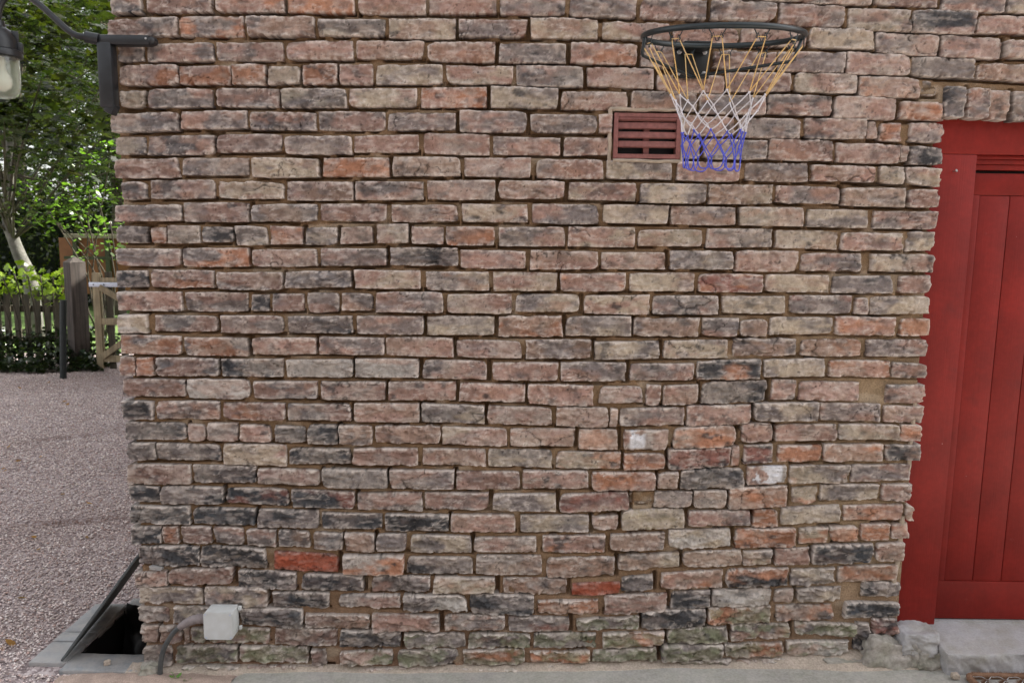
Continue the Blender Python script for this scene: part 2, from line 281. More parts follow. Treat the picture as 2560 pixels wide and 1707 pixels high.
BRICKS = """
-1278 -1176 2210 2269 2212 2271 gd;-1166 -958 2213 2271 2216 2274 gp;-950 -730 2217 2274 2220 2277 po;-723 -510 2219 2277 2221 2279 oo;-500 -284 2219 2280 2221 2282 pb;-1282 -1071 2137 2194 2144 2200 gp
-1065 -860 2142 2207 2145 2211 go;-850 -635 2146 2207 2147 2208 gb;-630 -413 2149 2204 2150 2205 yg;-404 -190 2146 2210 2147 2211 yb;-1264 -1181 2061 2110 2065 2114 g;-1172 -956 2063 2122 2070 2129 gp
-950 -737 2068 2128 2072 2132 pg;-730 -516 2075 2134 2079 2138 pb;-509 -291 2082 2138 2083 2139 pb;-1263 -1075 1989 2054 1992 2057 po;-1073 -907 1994 2055 1997 2058 po;-903 -795 1996 2062 1997 2063 yo
-788 -683 2000 2056 2002 2057 py;-677 -567 1999 2065 2002 2068 go;-563 -454 2002 2068 2004 2069 pp;-445 -231 2006 2068 2009 2070 yg;-1267 -1183 1921 1977 1923 1979 gy;-1175 -966 1922 1983 1927 1988 gp
-960 -753 1927 1989 1930 1992 gp;-747 -539 1929 1990 1932 1993 yg;-533 -314 1934 1993 1938 1997 yp;-1291 -1079 1843 1902 1852 1911 gp;-1075 -858 1856 1915 1861 1920 gp;-850 -636 1857 1915 1858 1916 pg
-630 -412 1858 1919 1861 1922 pg;-409 -187 1862 1920 1865 1923 pg;-1292 -1187 1772 1834 1775 1836 gy;-1183 -968 1774 1837 1780 1843 gp;-961 -746 1785 1844 1789 1847 pp;-741 -524 1782 1844 1785 1847 pg
-521 -308 1791 1848 1795 1852 pp;-1296 -1083 1699 1761 1706 1768 gp;-1075 -858 1710 1770 1714 1773 gb;-851 -632 1708 1772 1710 1774 yg;-620 -403 1712 1775 1716 1779 oo;-394 -173 1718 1781 1721 1784 yb
-1280 -1190 1630 1690 1633 1693 gp;-1183 -969 1634 1697 1638 1702 pg;-963 -745 1641 1698 1642 1699 py;-739 -521 1637 1698 1639 1700 pb;-515 -294 1641 1701 1645 1706 gp;-277 -62 2221 2282 2223 2284 pp
-55 157 2223 2285 2222 2285 pg;165 379 2220 2283 2217 2280 gp;387 598 2214 2274 2214 2273 gp;-183 35 2150 2206 2153 2209 pg;43 260 2152 2217 2152 2217 by;269 486 2154 2208 2149 2203 py
492 702 2144 2198 2140 2195 po;-282 -64 2075 2139 2075 2139 pb;-56 160 2076 2139 2077 2140 gp;171 384 2076 2142 2074 2140 po;392 612 2070 2139 2066 2135 pg;-223 -8 2008 2069 2009 2070 py
0 217 2006 2072 2005 2071 gp;226 440 2008 2072 2001 2066 pp;448 667 1992 2049 1990 2047 pb;-305 -88 1936 2000 1939 2002 po;-79 137 1938 2005 1937 2004 yg;145 359 1936 1995 1935 1995 pb
368 582 1940 1999 1937 1997 gb;587 800 1928 1990 1926 1987 gp;-178 40 1860 1929 1860 1929 gp;47 265 1861 1920 1862 1921 bg;269 313 1861 1925 1862 1926 py;537 710 1860 1925 1858 1923 pp
-296 -78 1790 1857 1790 1857 pp;-70 148 1791 1849 1791 1850 pg;156 308 1792 1851 1795 1853 pg;538 596 1785 1850 1786 1850 pp;606 811 1785 1850 1786 1851 gp;-163 55 1720 1783 1720 1784 pp
68 288 1719 1781 1719 1782 pg;296 512 1720 1781 1720 1781 yg;524 732 1717 1780 1717 1780 pp;-282 -60 1645 1709 1648 1713 pg;-53 165 1649 1711 1650 1712 pp;176 396 1650 1711 1649 1709 py
406 622 1643 1708 1643 1707 yg;628 839 1643 1709 1645 1711 yb;688 893 2278 2335 2274 2330 pg;897 1115 2271 2329 2267 2326 gp;1123 1326 2267 2328 2260 2321 pp;1333 1531 2253 2312 2247 2307 pg
1540 1734 2249 2308 2248 2308 gy;610 819 2218 2276 2216 2274 gp;827 1035 2207 2273 2199 2265 pg;1043 1247 2193 2261 2187 2255 yp;1250 1447 2184 2258 2181 2255 dp;1452 1649 2187 2245 2183 2241 pp
706 917 2137 2198 2137 2197 pp;926 1132 2137 2201 2131 2195 py;1137 1340 2123 2189 2114 2181 pg;1344 1541 2111 2180 2107 2176 pp;1545 1745 2113 2169 2110 2167 pg;623 826 2068 2125 2065 2122 pp
832 1045 2062 2125 2061 2124 pg;1048 1251 2056 2126 2052 2122 pp;1256 1459 2054 2117 2047 2110 yg;1464 1664 2046 2103 2037 2094 pb;669 877 1996 2057 2000 2061 pp;886 1089 1998 2062 1995 2058 yp
1094 1292 1987 2053 1984 2050 po;1296 1352 1993 2044 1993 2044 k;1368 1437 1928 2028 1925 2025 gd;1443 1515 1925 2023 1921 2020 gp;1510 1580 1921 2018 1919 2015 pb;1588 1658 1919 2014 1918 2013 gp
806 1013 1928 1993 1927 1992 gp;1017 1220 1921 1993 1915 1988 pp;1230 1370 1919 1978 1914 1974 po;716 921 1857 1921 1855 1919 gp;927 1126 1855 1919 1854 1919 gp;1128 1164 1857 1916 1856 1915 pp
1168 1238 1852 1914 1850 1912 po;1263 1375 1849 1911 1847 1910 pg;819 1029 1785 1855 1783 1854 pg;1035 1240 1782 1845 1779 1842 pp;1242 1273 1783 1840 1782 1839 pb;1276 1379 1780 1839 1778 1836 dg
742 950 1717 1779 1718 1779 bg;960 1166 1721 1776 1720 1775 pb;1176 1260 1717 1774 1716 1773 yg;1262 1377 1715 1772 1712 1769 py;848 1056 1649 1709 1649 1708 gp;1062 1264 1645 1706 1642 1704 yb
1274 1379 1642 1703 1641 1703 pp;-1298 -1080 1559 1617 1565 1622 gp;-1075 -861 1563 1627 1566 1631 gp;-855 -640 1568 1625 1571 1628 gb;-632 -413 1572 1631 1574 1633 pp;-400 -179 1571 1633 1573 1635 pg
-1297 -1197 1494 1551 1492 1549 dg;-1190 -1137 1491 1547 1491 1547 po;-1133 -1025 1490 1552 1493 1555 py;-1021 -914 1496 1552 1496 1552 gd;-910 -802 1490 1555 1490 1555 yg;-796 -688 1492 1555 1493 1556 po
-683 -574 1493 1554 1495 1555 gy;-566 -460 1497 1554 1501 1558 pp;-450 -342 1501 1568 1502 1569 py;-335 -226 1502 1562 1500 1561 pp;-1302 -1090 1416 1477 1418 1479 gp;-1083 -868 1416 1480 1419 1483 go
-859 -641 1421 1480 1425 1483 pg;-633 -416 1426 1485 1430 1489 pg;-406 -182 1429 1493 1429 1494 dg;-1307 -1203 1345 1403 1347 1405 dg;-1194 -983 1347 1409 1349 1410 po;-973 -756 1344 1405 1346 1407 gp
-748 -530 1350 1409 1355 1414 gb;-523 -302 1353 1419 1353 1419 py;-1306 -1089 1269 1335 1270 1337 gp;-1083 -873 1273 1336 1272 1336 pg;-865 -802 1273 1330 1274 1331 gd;-794 -688 1273 1336 1275 1338 gp
-679 -572 1272 1338 1274 1340 pg;-564 -457 1278 1339 1280 1341 gb;-450 -230 1276 1345 1278 1346 gp;-1310 -1209 1194 1259 1196 1260 yw;-1188 -978 1201 1257 1203 1259 gp;-970 -756 1198 1260 1199 1261 pg
-745 -528 1201 1259 1204 1262 dg;-519 -294 1202 1266 1204 1268 pg;-1307 -1100 1125 1193 1123 1190 go;-1092 -877 1122 1185 1123 1186 go;-872 -652 1128 1187 1132 1191 po;-643 -424 1131 1192 1133 1194 pg
-421 -194 1131 1196 1130 1195 pb;-1314 -1259 1048 1116 1049 1117 po;-1256 -1198 1049 1117 1050 1118 po;-1191 -978 1053 1114 1054 1115 gp;-972 -762 1052 1115 1053 1116 dp;-754 -529 1054 1116 1057 1119 gw
-523 -310 1056 1123 1057 1124 wg;-1306 -1091 980 1043 980 1043 gp;-1088 -871 978 1044 978 1044 gw;-868 -650 979 1041 979 1041 gp;-643 -421 976 1042 979 1044 pp;-413 -186 980 1046 981 1047 pp
-171 47 1574 1634 1576 1636 py;57 277 1571 1639 1573 1641 gp;290 505 1577 1640 1578 1641 yg;510 724 1576 1638 1576 1638 gb;-224 -61 1498 1563 1499 1564 od;-50 170 1498 1563 1499 1565 gp
179 398 1499 1566 1501 1568 yp;407 620 1504 1563 1506 1565 yb;630 846 1504 1569 1505 1569 gp;-176 44 1425 1489 1424 1488 pp;55 279 1424 1488 1426 1489 pb;287 500 1428 1487 1431 1490 yp
514 720 1430 1493 1432 1495 gy;-291 -75 1350 1413 1350 1413 yg;-67 147 1352 1414 1354 1417 py;153 375 1353 1416 1355 1419 po;384 600 1356 1419 1358 1422 yb;610 824 1357 1421 1359 1422 vo
-219 0 1276 1343 1278 1345 py;10 223 1283 1345 1284 1346 gy;234 454 1279 1345 1280 1346 yp;461 680 1281 1346 1284 1349 gp;-284 -56 1201 1268 1202 1269 yg;-49 169 1199 1271 1202 1274 ob
176 396 1206 1273 1208 1275 yg;402 621 1207 1269 1209 1271 gb;629 751 1211 1273 1212 1275 gp;-187 35 1127 1189 1127 1189 pp;45 268 1127 1194 1129 1196 bg;276 493 1128 1191 1131 1194 gy
503 720 1133 1196 1140 1202 yg;-300 -80 1056 1121 1054 1120 gp;-68 157 1051 1117 1051 1117 pp;163 385 1051 1119 1054 1122 pg;394 611 1056 1116 1062 1122 gp;616 833 1062 1129 1070 1138 do
-176 46 981 1044 979 1042 pp;53 276 972 1044 971 1043 pp;294 444 978 1037 980 1039 gp;451 503 973 1046 974 1047 pb;510 627 975 1048 980 1052 pb;639 858 978 1056 990 1068 dg
734 945 1575 1639 1574 1639 yb;953 1155 1574 1635 1573 1634 yg;1171 1381 1572 1633 1572 1633 gp;855 1064 1504 1567 1502 1565 yb;1070 1274 1500 1560 1501 1560 py;1283 1378 1501 1565 1503 1567 yg
728 937 1427 1497 1428 1497 pp;943 1144 1430 1492 1431 1493 gp;1171 1378 1431 1494 1432 1495 py;829 1042 1362 1420 1363 1421 yb;1048 1251 1361 1420 1363 1422 gd;1269 1379 1362 1424 1363 1425 pg
692 905 1287 1346 1290 1350 gy;914 1124 1291 1353 1292 1354 vg;1129 1175 1292 1349 1292 1349 gp;1183 1382 1291 1352 1296 1357 yg;752 848 1212 1272 1214 1274 gb;851 1065 1217 1279 1223 1285 yg
1072 1271 1220 1284 1221 1286 po;1285 1385 1223 1283 1223 1283 yo;734 950 1143 1204 1148 1209 gb;960 1167 1148 1208 1151 1211 ob;1179 1382 1152 1210 1154 1212 pg;838 1048 1076 1139 1080 1144 gy
1058 1266 1082 1140 1081 1139 op;1269 1386 1080 1135 1078 1133 pg;871 958 999 1070 1002 1072 gp;964 1169 1001 1068 1000 1066 pp;1254 1390 992 1058 994 1059 dp;591 808 903 975 913 985 pp
819 1033 926 988 933 995 gy;1040 1245 929 995 928 994 pg;1252 1389 927 988 925 986 gp;549 760 823 899 837 913 ob;777 885 849 918 855 923 pp;893 1104 857 918 861 922 pp
1105 1312 866 921 868 923 yb;1314 1389 862 924 862 923 po;535 747 749 823 764 837 dv;750 779 766 838 769 841 po;790 889 777 844 783 850 dv;907 1055 784 846 787 849 po
1060 1263 790 850 794 854 ob;1269 1391 796 851 798 853 gd;504 573 685 742 688 745 gb;580 799 683 753 695 766 gd;806 942 700 769 707 776 wp;948 1157 710 774 717 781 yg
1161 1361 720 780 727 786 pg;494 625 617 677 619 679 pg;628 739 618 680 622 684 gb;748 948 618 693 628 703 ob;962 1051 637 698 642 703 yo;1057 1262 649 708 658 716 gy
1268 1374 653 715 654 716 pp;613 827 554 609 559 614 vg;835 921 550 618 554 621 oo;930 1137 562 626 575 639 yg;1143 1349 581 638 586 643 po;1353 1383 583 640 583 640 yg
548 765 469 540 477 548 yw;777 989 473 545 482 554 oo;997 1097 493 551 501 558 yo;1102 1203 502 562 509 569 oo;1206 1307 510 569 515 574 oo;1313 1376 519 572 522 575 po
598 806 403 461 412 470 yb;810 913 413 471 417 475 by;920 1039 416 476 422 482 pp;1044 1255 418 492 430 505 dd;1261 1362 433 505 439 511 pb;526 745 321 386 332 398 op
750 966 333 398 341 407 do;975 1134 346 403 353 410 gy;1139 1347 354 417 366 429 ob;-1311 -1204 899 964 902 966 dg;-1195 -981 904 968 907 971 pg;-973 -758 905 967 905 967 po
-752 -537 907 964 908 965 gp;-531 -308 904 971 905 972 pb;-1306 -1096 830 893 830 893 dg;-1093 -1029 829 892 830 892 gp;-1025 -920 830 896 830 897 gp;-916 -808 830 893 828 892 pp
-800 -693 829 887 828 887 dg;-690 -583 824 893 825 894 dg;-581 -466 825 894 827 896 yb;-461 -238 833 895 833 896 pb;-1307 -1204 760 823 759 823 dg;-1202 -982 760 821 759 819 dg
-976 -759 749 826 747 825 py;-754 -540 754 812 754 812 dg;-534 -310 754 814 756 817 pp;-1305 -1089 677 747 680 750 pp;-1083 -865 684 750 683 749 dg;-860 -644 682 740 678 737 pg
-640 -417 674 740 674 739 gd;-412 -190 672 740 673 741 pg;-1304 -1198 612 673 611 672 dd;-1195 -981 607 672 606 671 dg;-973 -755 610 670 607 668 dv;-748 -527 601 665 597 661 dv
-521 -297 595 660 595 661 gp;-1303 -1095 537 601 535 600 dd;-1088 -872 536 598 533 595 dd;-869 -654 527 596 524 593 dg;-646 -434 528 585 526 583 dg;-429 -207 522 584 523 585 dd
-1304 -1196 462 524 465 527 dd;-1196 -1138 465 529 466 530 po;-1131 -1025 466 531 466 531 gp;-1020 -913 465 530 463 528 pg;-908 -802 461 525 458 523 gp;-795 -686 460 521 457 518 gb
-681 -573 455 514 451 510 gb;-568 -463 445 513 445 512 gb;-460 -352 447 514 447 514 gp;-343 -130 445 512 444 512 gy;-1286 -1069 385 458 384 457 dg;-1066 -841 384 459 379 454 gd
-816 -590 374 441 368 435 rr;-576 -362 365 437 364 436 ow;-357 -122 366 431 368 434 dg;-1300 -1186 302 358 310 366 gp;-1184 -957 316 376 320 380 pp;-947 -738 307 373 302 368 dg
-721 -506 303 365 301 363 dg;-480 -270 299 360 299 360 gp;-1285 -1065 246 307 245 307 gy;-1061 -840 241 312 237 308 gy;-826 -623 235 297 233 296 dg;-590 -374 244 293 243 292 gp
-372 -144 231 292 229 290 gw;-304 -86 905 971 904 970 gy;-81 141 901 967 900 965 pb;148 329 897 968 896 967 pb;333 361 896 965 896 965 pp;364 585 901 963 909 970 gp
-232 -11 828 892 826 891 py;-3 218 827 892 827 891 pb;229 364 819 893 819 893 ob;383 536 819 890 823 894 pw;-300 -81 757 818 758 818 pb;-76 145 754 818 752 817 yg
155 377 752 812 750 811 yo;386 531 747 808 751 812 po;-184 37 672 738 675 740 pp;41 269 679 743 681 745 pp;276 498 676 740 679 743 op;-293 -69 597 663 600 665 gp
-61 160 600 662 602 664 gy;169 409 596 662 605 672 vp;413 490 625 668 628 671 k;-203 21 520 587 522 588 pb;34 275 520 586 525 590 gy;283 373 534 584 539 589 pg
383 604 534 606 545 618 Yy;-125 94 451 504 454 507 gp;111 334 448 511 455 518 po;345 538 459 522 469 531 gb;-115 116 368 440 368 441 gb;129 370 357 431 367 441 gb
379 590 391 448 405 462 yb;-264 -45 300 359 300 360 gy;-21 204 300 359 297 356 gb;218 389 295 339 304 348 rr;391 504 312 370 321 379 dg;-137 90 225 298 223 296 dg
100 318 225 279 230 283 ob;-224 -9 162 222 163 223 go;-1 215 162 218 163 219 gv;239 461 167 213 177 223 gm;-367 -146 96 152 98 154 gm;-138 81 101 154 103 156 gm
89 311 98 156 102 160 mg;-388 -170 26 86 31 91 gm;-162 67 32 93 35 96 om;79 295 37 87 42 93 om;-519 -233 -8 17 -3 21 bp;-226 109 -5 23 0 29 bm
131 358 -2 32 1 37 mg;333 553 228 299 242 312 pp;564 703 249 313 257 322 dg;708 916 260 325 271 335 gw;925 992 277 330 280 334 gp;997 1161 282 335 291 344 gy
465 695 173 239 189 254 dg;698 915 193 257 206 270 om;934 1134 211 271 222 282 od;331 550 104 162 114 172 om;558 770 117 175 131 189 gm;777 987 139 197 151 209 gm
1001 1221 164 216 152 204 gm;299 528 47 95 58 107 mg;541 755 58 114 70 126 gm;762 966 74 128 83 138 om;979 1196 84 140 92 148 mw;366 581 0 37 9 46 om
599 789 10 59 21 70 mg;796 1000 27 70 38 80 bw;1007 1200 39 82 48 90 gm;1226 1362 306 361 308 363 gd;1170 1363 228 288 231 290 dd;1271 1363 162 226 164 227 vd
1213 1268 111 213 108 211 gd;-1295 -1188 175 233 176 233 gp;-1173 -941 172 238 172 237 gy;-936 -717 169 238 163 233 dg;-711 -483 164 219 160 216 pb;-479 -239 156 220 158 222 pg
-1286 -1227 97 167 98 167 pb;-1225 -1140 100 167 98 166 pb;-1138 -1117 99 158 99 158 pb;-1115 -1064 103 158 104 159 gm;-1060 -836 106 160 106 161 pm;-819 -598 99 163 97 161 gp
-593 -374 94 158 93 157 gd;-1288 -1184 14 86 18 90 pg;-1167 -949 27 88 34 94 gm;-944 -703 38 96 34 92 pm;-692 -638 24 86 21 84 pg;-592 -402 23 77 28 82 mp
-1146 -944 -11 18 -8 20 gm;-926 -651 -7 19 -4 22 bp;-1278 -1219 -23 0 -22 1 pg
"""
# ------------------------------------------------------------------ the brick house
PAL = dict(p=(.345, .215, .172), g=(.195, .163, .152), d=(.058, .057, .060), o=(.405, .195, .118), r=(.31, .078, .042), y=(.42, .345, .262), Y=(.41, .335, .205),
           b=(.315, .215, .165), w=(.47, .43, .39), m=(.20, .185, .125), v=(.27, .125, .10), k=(.15, .10, .055))
rows = [t.split() for L_ in BRICKS.strip().split('\n') for t in L_.split(';')]
bricks = []       # x0 x1 zb0 zt0 zb1 zt1 code
for t in rows:
    q = [float(v)/1000 for v in t[:6]]; q[0] += .0010; q[1] -= .0010; q[2] += .0010; q[4] += .0010; q[3] -= .0006; q[5] -= .0006; bricks.append((*q, t[6]))
def generic(x0, x1, z0, z1, r, pitch=.0765, ln=.235):
    out = []; z = z0; k = 0
    while z + .06 < z1:
        x = x0 - (0 if k % 2 else .118)
        while x < x1 - .02:
            a = max(x, x0); b = min(x+ln-.011 + r.uniform(-.004, .004), x1)
            if b - a > .03:
                j = r.uniform(-.002, .002)
                out.append((a, b, z+j, z+pitch-.013+j, z+j, z+pitch-.013+j, r.choice(['pg', 'gp', 'pp', 'gy', 'po', 'pb', 'yg', 'dg', 'gp', 'pg'])))
            x += ln
        z += pitch; k += 1
    return out
def brick_mesh(B, res=.0032, seed=0):
    R_ = np.random.RandomState(seed); Vs = []; Fs = []; Cs = []; off = 0
    for bi, (x0, x1, zb0, zt0, zb1, zt1, code) in enumerate(B):
        z_mid = (zb0+zt0)/2
        w = x1-x0; h = (zt0-zb0+zt1-zb1)/2
        nu = max(4, int(w/res)); nv = max(4, int(h/res))
        # parameters denser towards the arrises
        def par(n, L_):
            e = np.array([0, .0015, .004]) / L_; return np.concatenate([e, np.linspace(.0075/L_, 1-.0075/L_, n-5 if n > 9 else 4), 1-e[::-1]])
        u = par(nu, w); v = par(nv, h); nu = len(u); nv = len(v)
        U, Vv = np.meshgrid(u, v)
        ox, oz = R_.rand(2)*200
        low = max(0, 1-((zb0+zt0)/2)/.55)            # the bottom courses are more worn
        rough = 1 + .8*low + .5*(R_.rand() < .15)
        X = x0 + U*w; Z = (zb0 + (zb1-zb0)*U)*(1-Vv) + (zt0+(zt1-zt0)*U)*Vv
        j = (R_.rand(8)-.5)*.004*rough
        X += j[0]*(1-U)*(1-Vv)+j[1]*(1-U)*Vv+j[2]*U*(1-Vv)+j[3]*U*Vv
        Z += j[4]*(1-U)*(1-Vv)+j[5]*(1-U)*Vv+j[6]*U*(1-Vv)+j[7]*U*Vv
        # wandering arrises
        du = np.minimum(U, 1-U)*w; dv = np.minimum(Vv, 1-Vv)*h
        eu = np.exp(-du/.012); ev = np.exp(-dv/.012); am = (.0028+.0055*R_.rand())*rough
        X += eu*np.sign(.5-U)*am*(fbm(Z*38+ox+7*(U > .5), Z*0+oz, 4, .62)-.42)
        Z += ev*np.sign(.5-Vv)*am*(fbm(X*26+ox, Z*0+oz+5*(Vv > .5), 5, .62)-.42)
        # rounded corners
        rc = .001 + .012*R_.rand(4)**3
        for ci, (cu, cv) in enumerate(((0, 0), (0, 1), (1, 0), (1, 1))):
            au = np.abs(U-cu)*w; av = np.abs(Vv-cv)*h; f = np.exp(-(au+av)/.014)
            X += f*rc[ci]*(1 if cu == 0 else -1)*.6; Z += f*rc[ci]*(1 if cv == 0 else -1)*.5
        d = np.minimum(du, dv)
        Rr = .0025 + .0035*R_.rand()**2
        t = np.clip(d/Rr, 0, 1); edge = Rr*(1-np.sqrt(np.clip(1-(1-t)**2, 0, 1)))
        n1 = fbm(X*22+ox, Z*30+oz, 4); n2 = fbm(X*95+ox, Z*95+oz, 4); n3 = fbm(X*320+ox, Z*320+oz, 2)
        prot = (R_.rand()-.5)*.009 + (.012 if R_.rand() < .02 else 0)
        tilt = (R_.rand(2)-.5)*.006
        out = prot + tilt[0]*(U-.5) + tilt[1]*(Vv-.5) - edge + (n1-.5)*.0155*rough + (n2-.5)*.0065*rough + .0028*rough*np.sin(fbm(X*12+ox, Z*30+oz, 3)*26)*ss(.45, .6, n1) + (n3-.5)*.002
        # spalled flakes
        sp = ss(.60, .66, fbm(X*14+oz, Z*26+ox, 3)) * (R_.rand() < .5)
        out -= sp*.0045*rough
        crack = np.zeros_like(X)
        if R_.rand() < .42:
            cn = fbm(X*(12 if R_.rand() < .6 else 5)+ox*2, Z*10+oz*2, 4); crack = 1-ss(0, .011, np.abs(cn-.5)); crack *= ss(.4, .6, fbm(X*9, Z*9+ox, 2)); out -= crack*.004
        pit = ss(.74, .80, n2); out -= pit*.004
        chip = ss(.63, .70, fbm(X*30+oz+50, Z*30+ox, 2))*np.exp(-d/.010); out -= chip*.009
        if code == 'k': out -= .022
        if code[0] == 'r': out -= .004
        # brick colours: two fired tones in patches, lime and painted top light on the arrises, soot and moss
        c1 = np.array(PAL[code[0]])*(.95+(R_.rand()-.5)*.34); c2 = np.array(PAL[code[-1]])*(1+(R_.rand()-.5)*.15)
        if code[0] == code[-1]: c2 = c2*np.array((1.12, 1.2, 1.25)) if R_.rand() < .6 else c2*.72
        if x0 < -.6 and R_.rand() < .7: c2 = c2*.70; c1 = c1*np.array((.80, .84, .88))  # most bricks towards the left end are toned darker
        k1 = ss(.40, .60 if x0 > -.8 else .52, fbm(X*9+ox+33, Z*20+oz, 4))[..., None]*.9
        c = c1*(1-k1)+c2*k1
        if code != 'k':
            th = np.array(((.30, .27, .24), (.38, .24, .18), (.14, .125, .12), (.36, .29, .235), (.16, .14, .14), (.40, .23, .16))[R_.randint(6)])
            k2 = ss(.5, .72, fbm(X*16+oz, Z*34+ox, 4))[..., None]*.5*(1 if code[0] not in 'dr' else .25); c = c*(1-k2)+th*k2
        soot = ss(.58, .76, fbm(X*26+ox+90, Z*40+oz, 4))[..., None]*.75*(.1+R_.rand()); c = c*(1-soot)+np.array((.055, .052, .054))*soot
        if code[-1] == 'm' or code[0] == 'm':
            k3 = ss(.44, .6, fbm(X*24+ox, Z*40+oz+11, 4))[..., None]*.58*(.75+.5*(n2[..., None]))
            c = c*(1-k3)+np.array((.235, .25, .15))*k3
        ridge = 1-ss(0, .035, np.abs(fbm(X*17+oz+5, Z*42+ox+5, 4)-.5-.09*np.sin(Vv*3)))
        lime_toplight = (ss(.36, .6, n2)*np.exp(-d/.0052)*.85 + .5*np.exp(-(1-Vv)*h/.004)*ss(.3, .55, n1) + .30*ss(.54, .70, fbm(X*30+oz, Z*90+ox, 4)) + .42*ridge*ss(.5, .65, fbm(X*25+ox, Z*25+77, 2)))[..., None]  # rim is lime; extra paleness on top edges paints light from above
        lime_toplight = np.clip(lime_toplight*(1.0 if code[0] != 'r' else .35), 0, .8); c = c*(1-lime_toplight)+np.array((.64, .56, .50))*lime_toplight
        if code in ('pw', 'wp') and z_mid < 1.0:
            wp = (ss(.47, .53, fbm(X*34+ox, Z*34+oz, 4))*ss(.10, .16, U)*ss(.92 if code == 'wp' else .52, .86 if code == 'wp' else .44, U)*ss(.06, .14, Vv))[..., None]; c = c*(1-wp)+np.array((.68, .67, .69))*wp
        lap = (ss(.56, .72, fbm(X*5.5+400, Z*7+300, 5))*.38*(.4+n2))[..., None]; c = c*(1-lap)+np.array((.47, .40, .34))*lap
        c = c*(.70+.38*n2[..., None]+.40*(n1[..., None]-.35))*(1-.7*crack[..., None])*(1-.55*pit[..., None])
        P_ = np.stack([X, out, Z], -1).reshape(-1, 3); C_ = c.reshape(-1, 3)
        idx = np.arange(nu*nv).reshape(nv, nu)
        F_ = np.stack([idx[:-1, :-1], idx[:-1, 1:], idx[1:, 1:], idx[1:, :-1]], -1).reshape(-1, 4)
        rim = np.concatenate([idx[0, :-1], idx[:-1, -1], idx[-1, :0:-1], idx[:0:-1, 0]]); m = len(rim)
        back = P_[rim].copy(); back[:, 1] = -.055; nb = nu*nv + np.arange(m); rn = np.roll(rim, -1); nbn = np.roll(nb, -1)
        mid = P_[rim].copy(); mid[:, 1] -= .006
        F2 = np.stack([rn, rim, nb, nbn], -1)
        nb2 = nb+m; nbn2 = nbn+m
        F3 = np.stack([nbn, nb, nb2, nbn2], -1)
        Vs += [P_, mid, back]; Cs += [C_, C_[rim]*.95, C_[rim]*.8]; Fs += [F_+off, F2+off, F3+off]; off += nu*nv+2*m
    return np.concatenate(Vs), np.concatenate(Fs), np.concatenate(Cs)

house = empty('brick_house', (-1.29, 0, 0), 'old house wall of weathered multi-coloured brick with red door and air vent', 'house')
DX0, DX1, DZ1 = 1.366, 2.452, 1.925          # door opening
gr = random.Random(5)
extra = generic(-1.283, 3.6, 2.352, 2.95, gr) + [b for b in generic(-1.283, 1.6, 2.2785, 2.352, gr) if b[0] < .45]
gx = generic(2.462, 3.6, .0, 2.34, gr)
sold = []; x = 1.70 
xs = [b[1] for b in bricks if b[2] > 1.85 and b[0] > 1.36 and b[3]-b[2] > .09 and b[1]-b[0] < .09]
x = max(xs)+.008
while x < 2.40:
    sold.append((x, x+.068, 1.918, 2.012, 1.918, 2.012, gr.choice(['gp', 'pg', 'dg', 'gb']))); x += .078
gtop = generic(1.66, 2.47, 2.035, 2.34, gr)
# keep the surveyed bricks, add only what lies outside their reach
def clear(b):
    for c in bricks:
        if min(b[1], c[1])-max(b[0], c[0]) > -.004 and min(b[3], c[3])-max(b[2], c[2]) > -.004: return False
    return True
extra = [b for b in extra if clear(b)]
allb = bricks + extra + gx + sold + [b for b in gtop if clear(b)]
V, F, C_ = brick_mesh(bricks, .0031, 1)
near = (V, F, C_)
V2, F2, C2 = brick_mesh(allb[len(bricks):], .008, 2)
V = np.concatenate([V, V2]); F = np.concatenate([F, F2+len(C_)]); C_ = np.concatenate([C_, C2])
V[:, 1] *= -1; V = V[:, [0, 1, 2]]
wall = mesh_np('brickwork', V, F, M['brick'], house, C_)

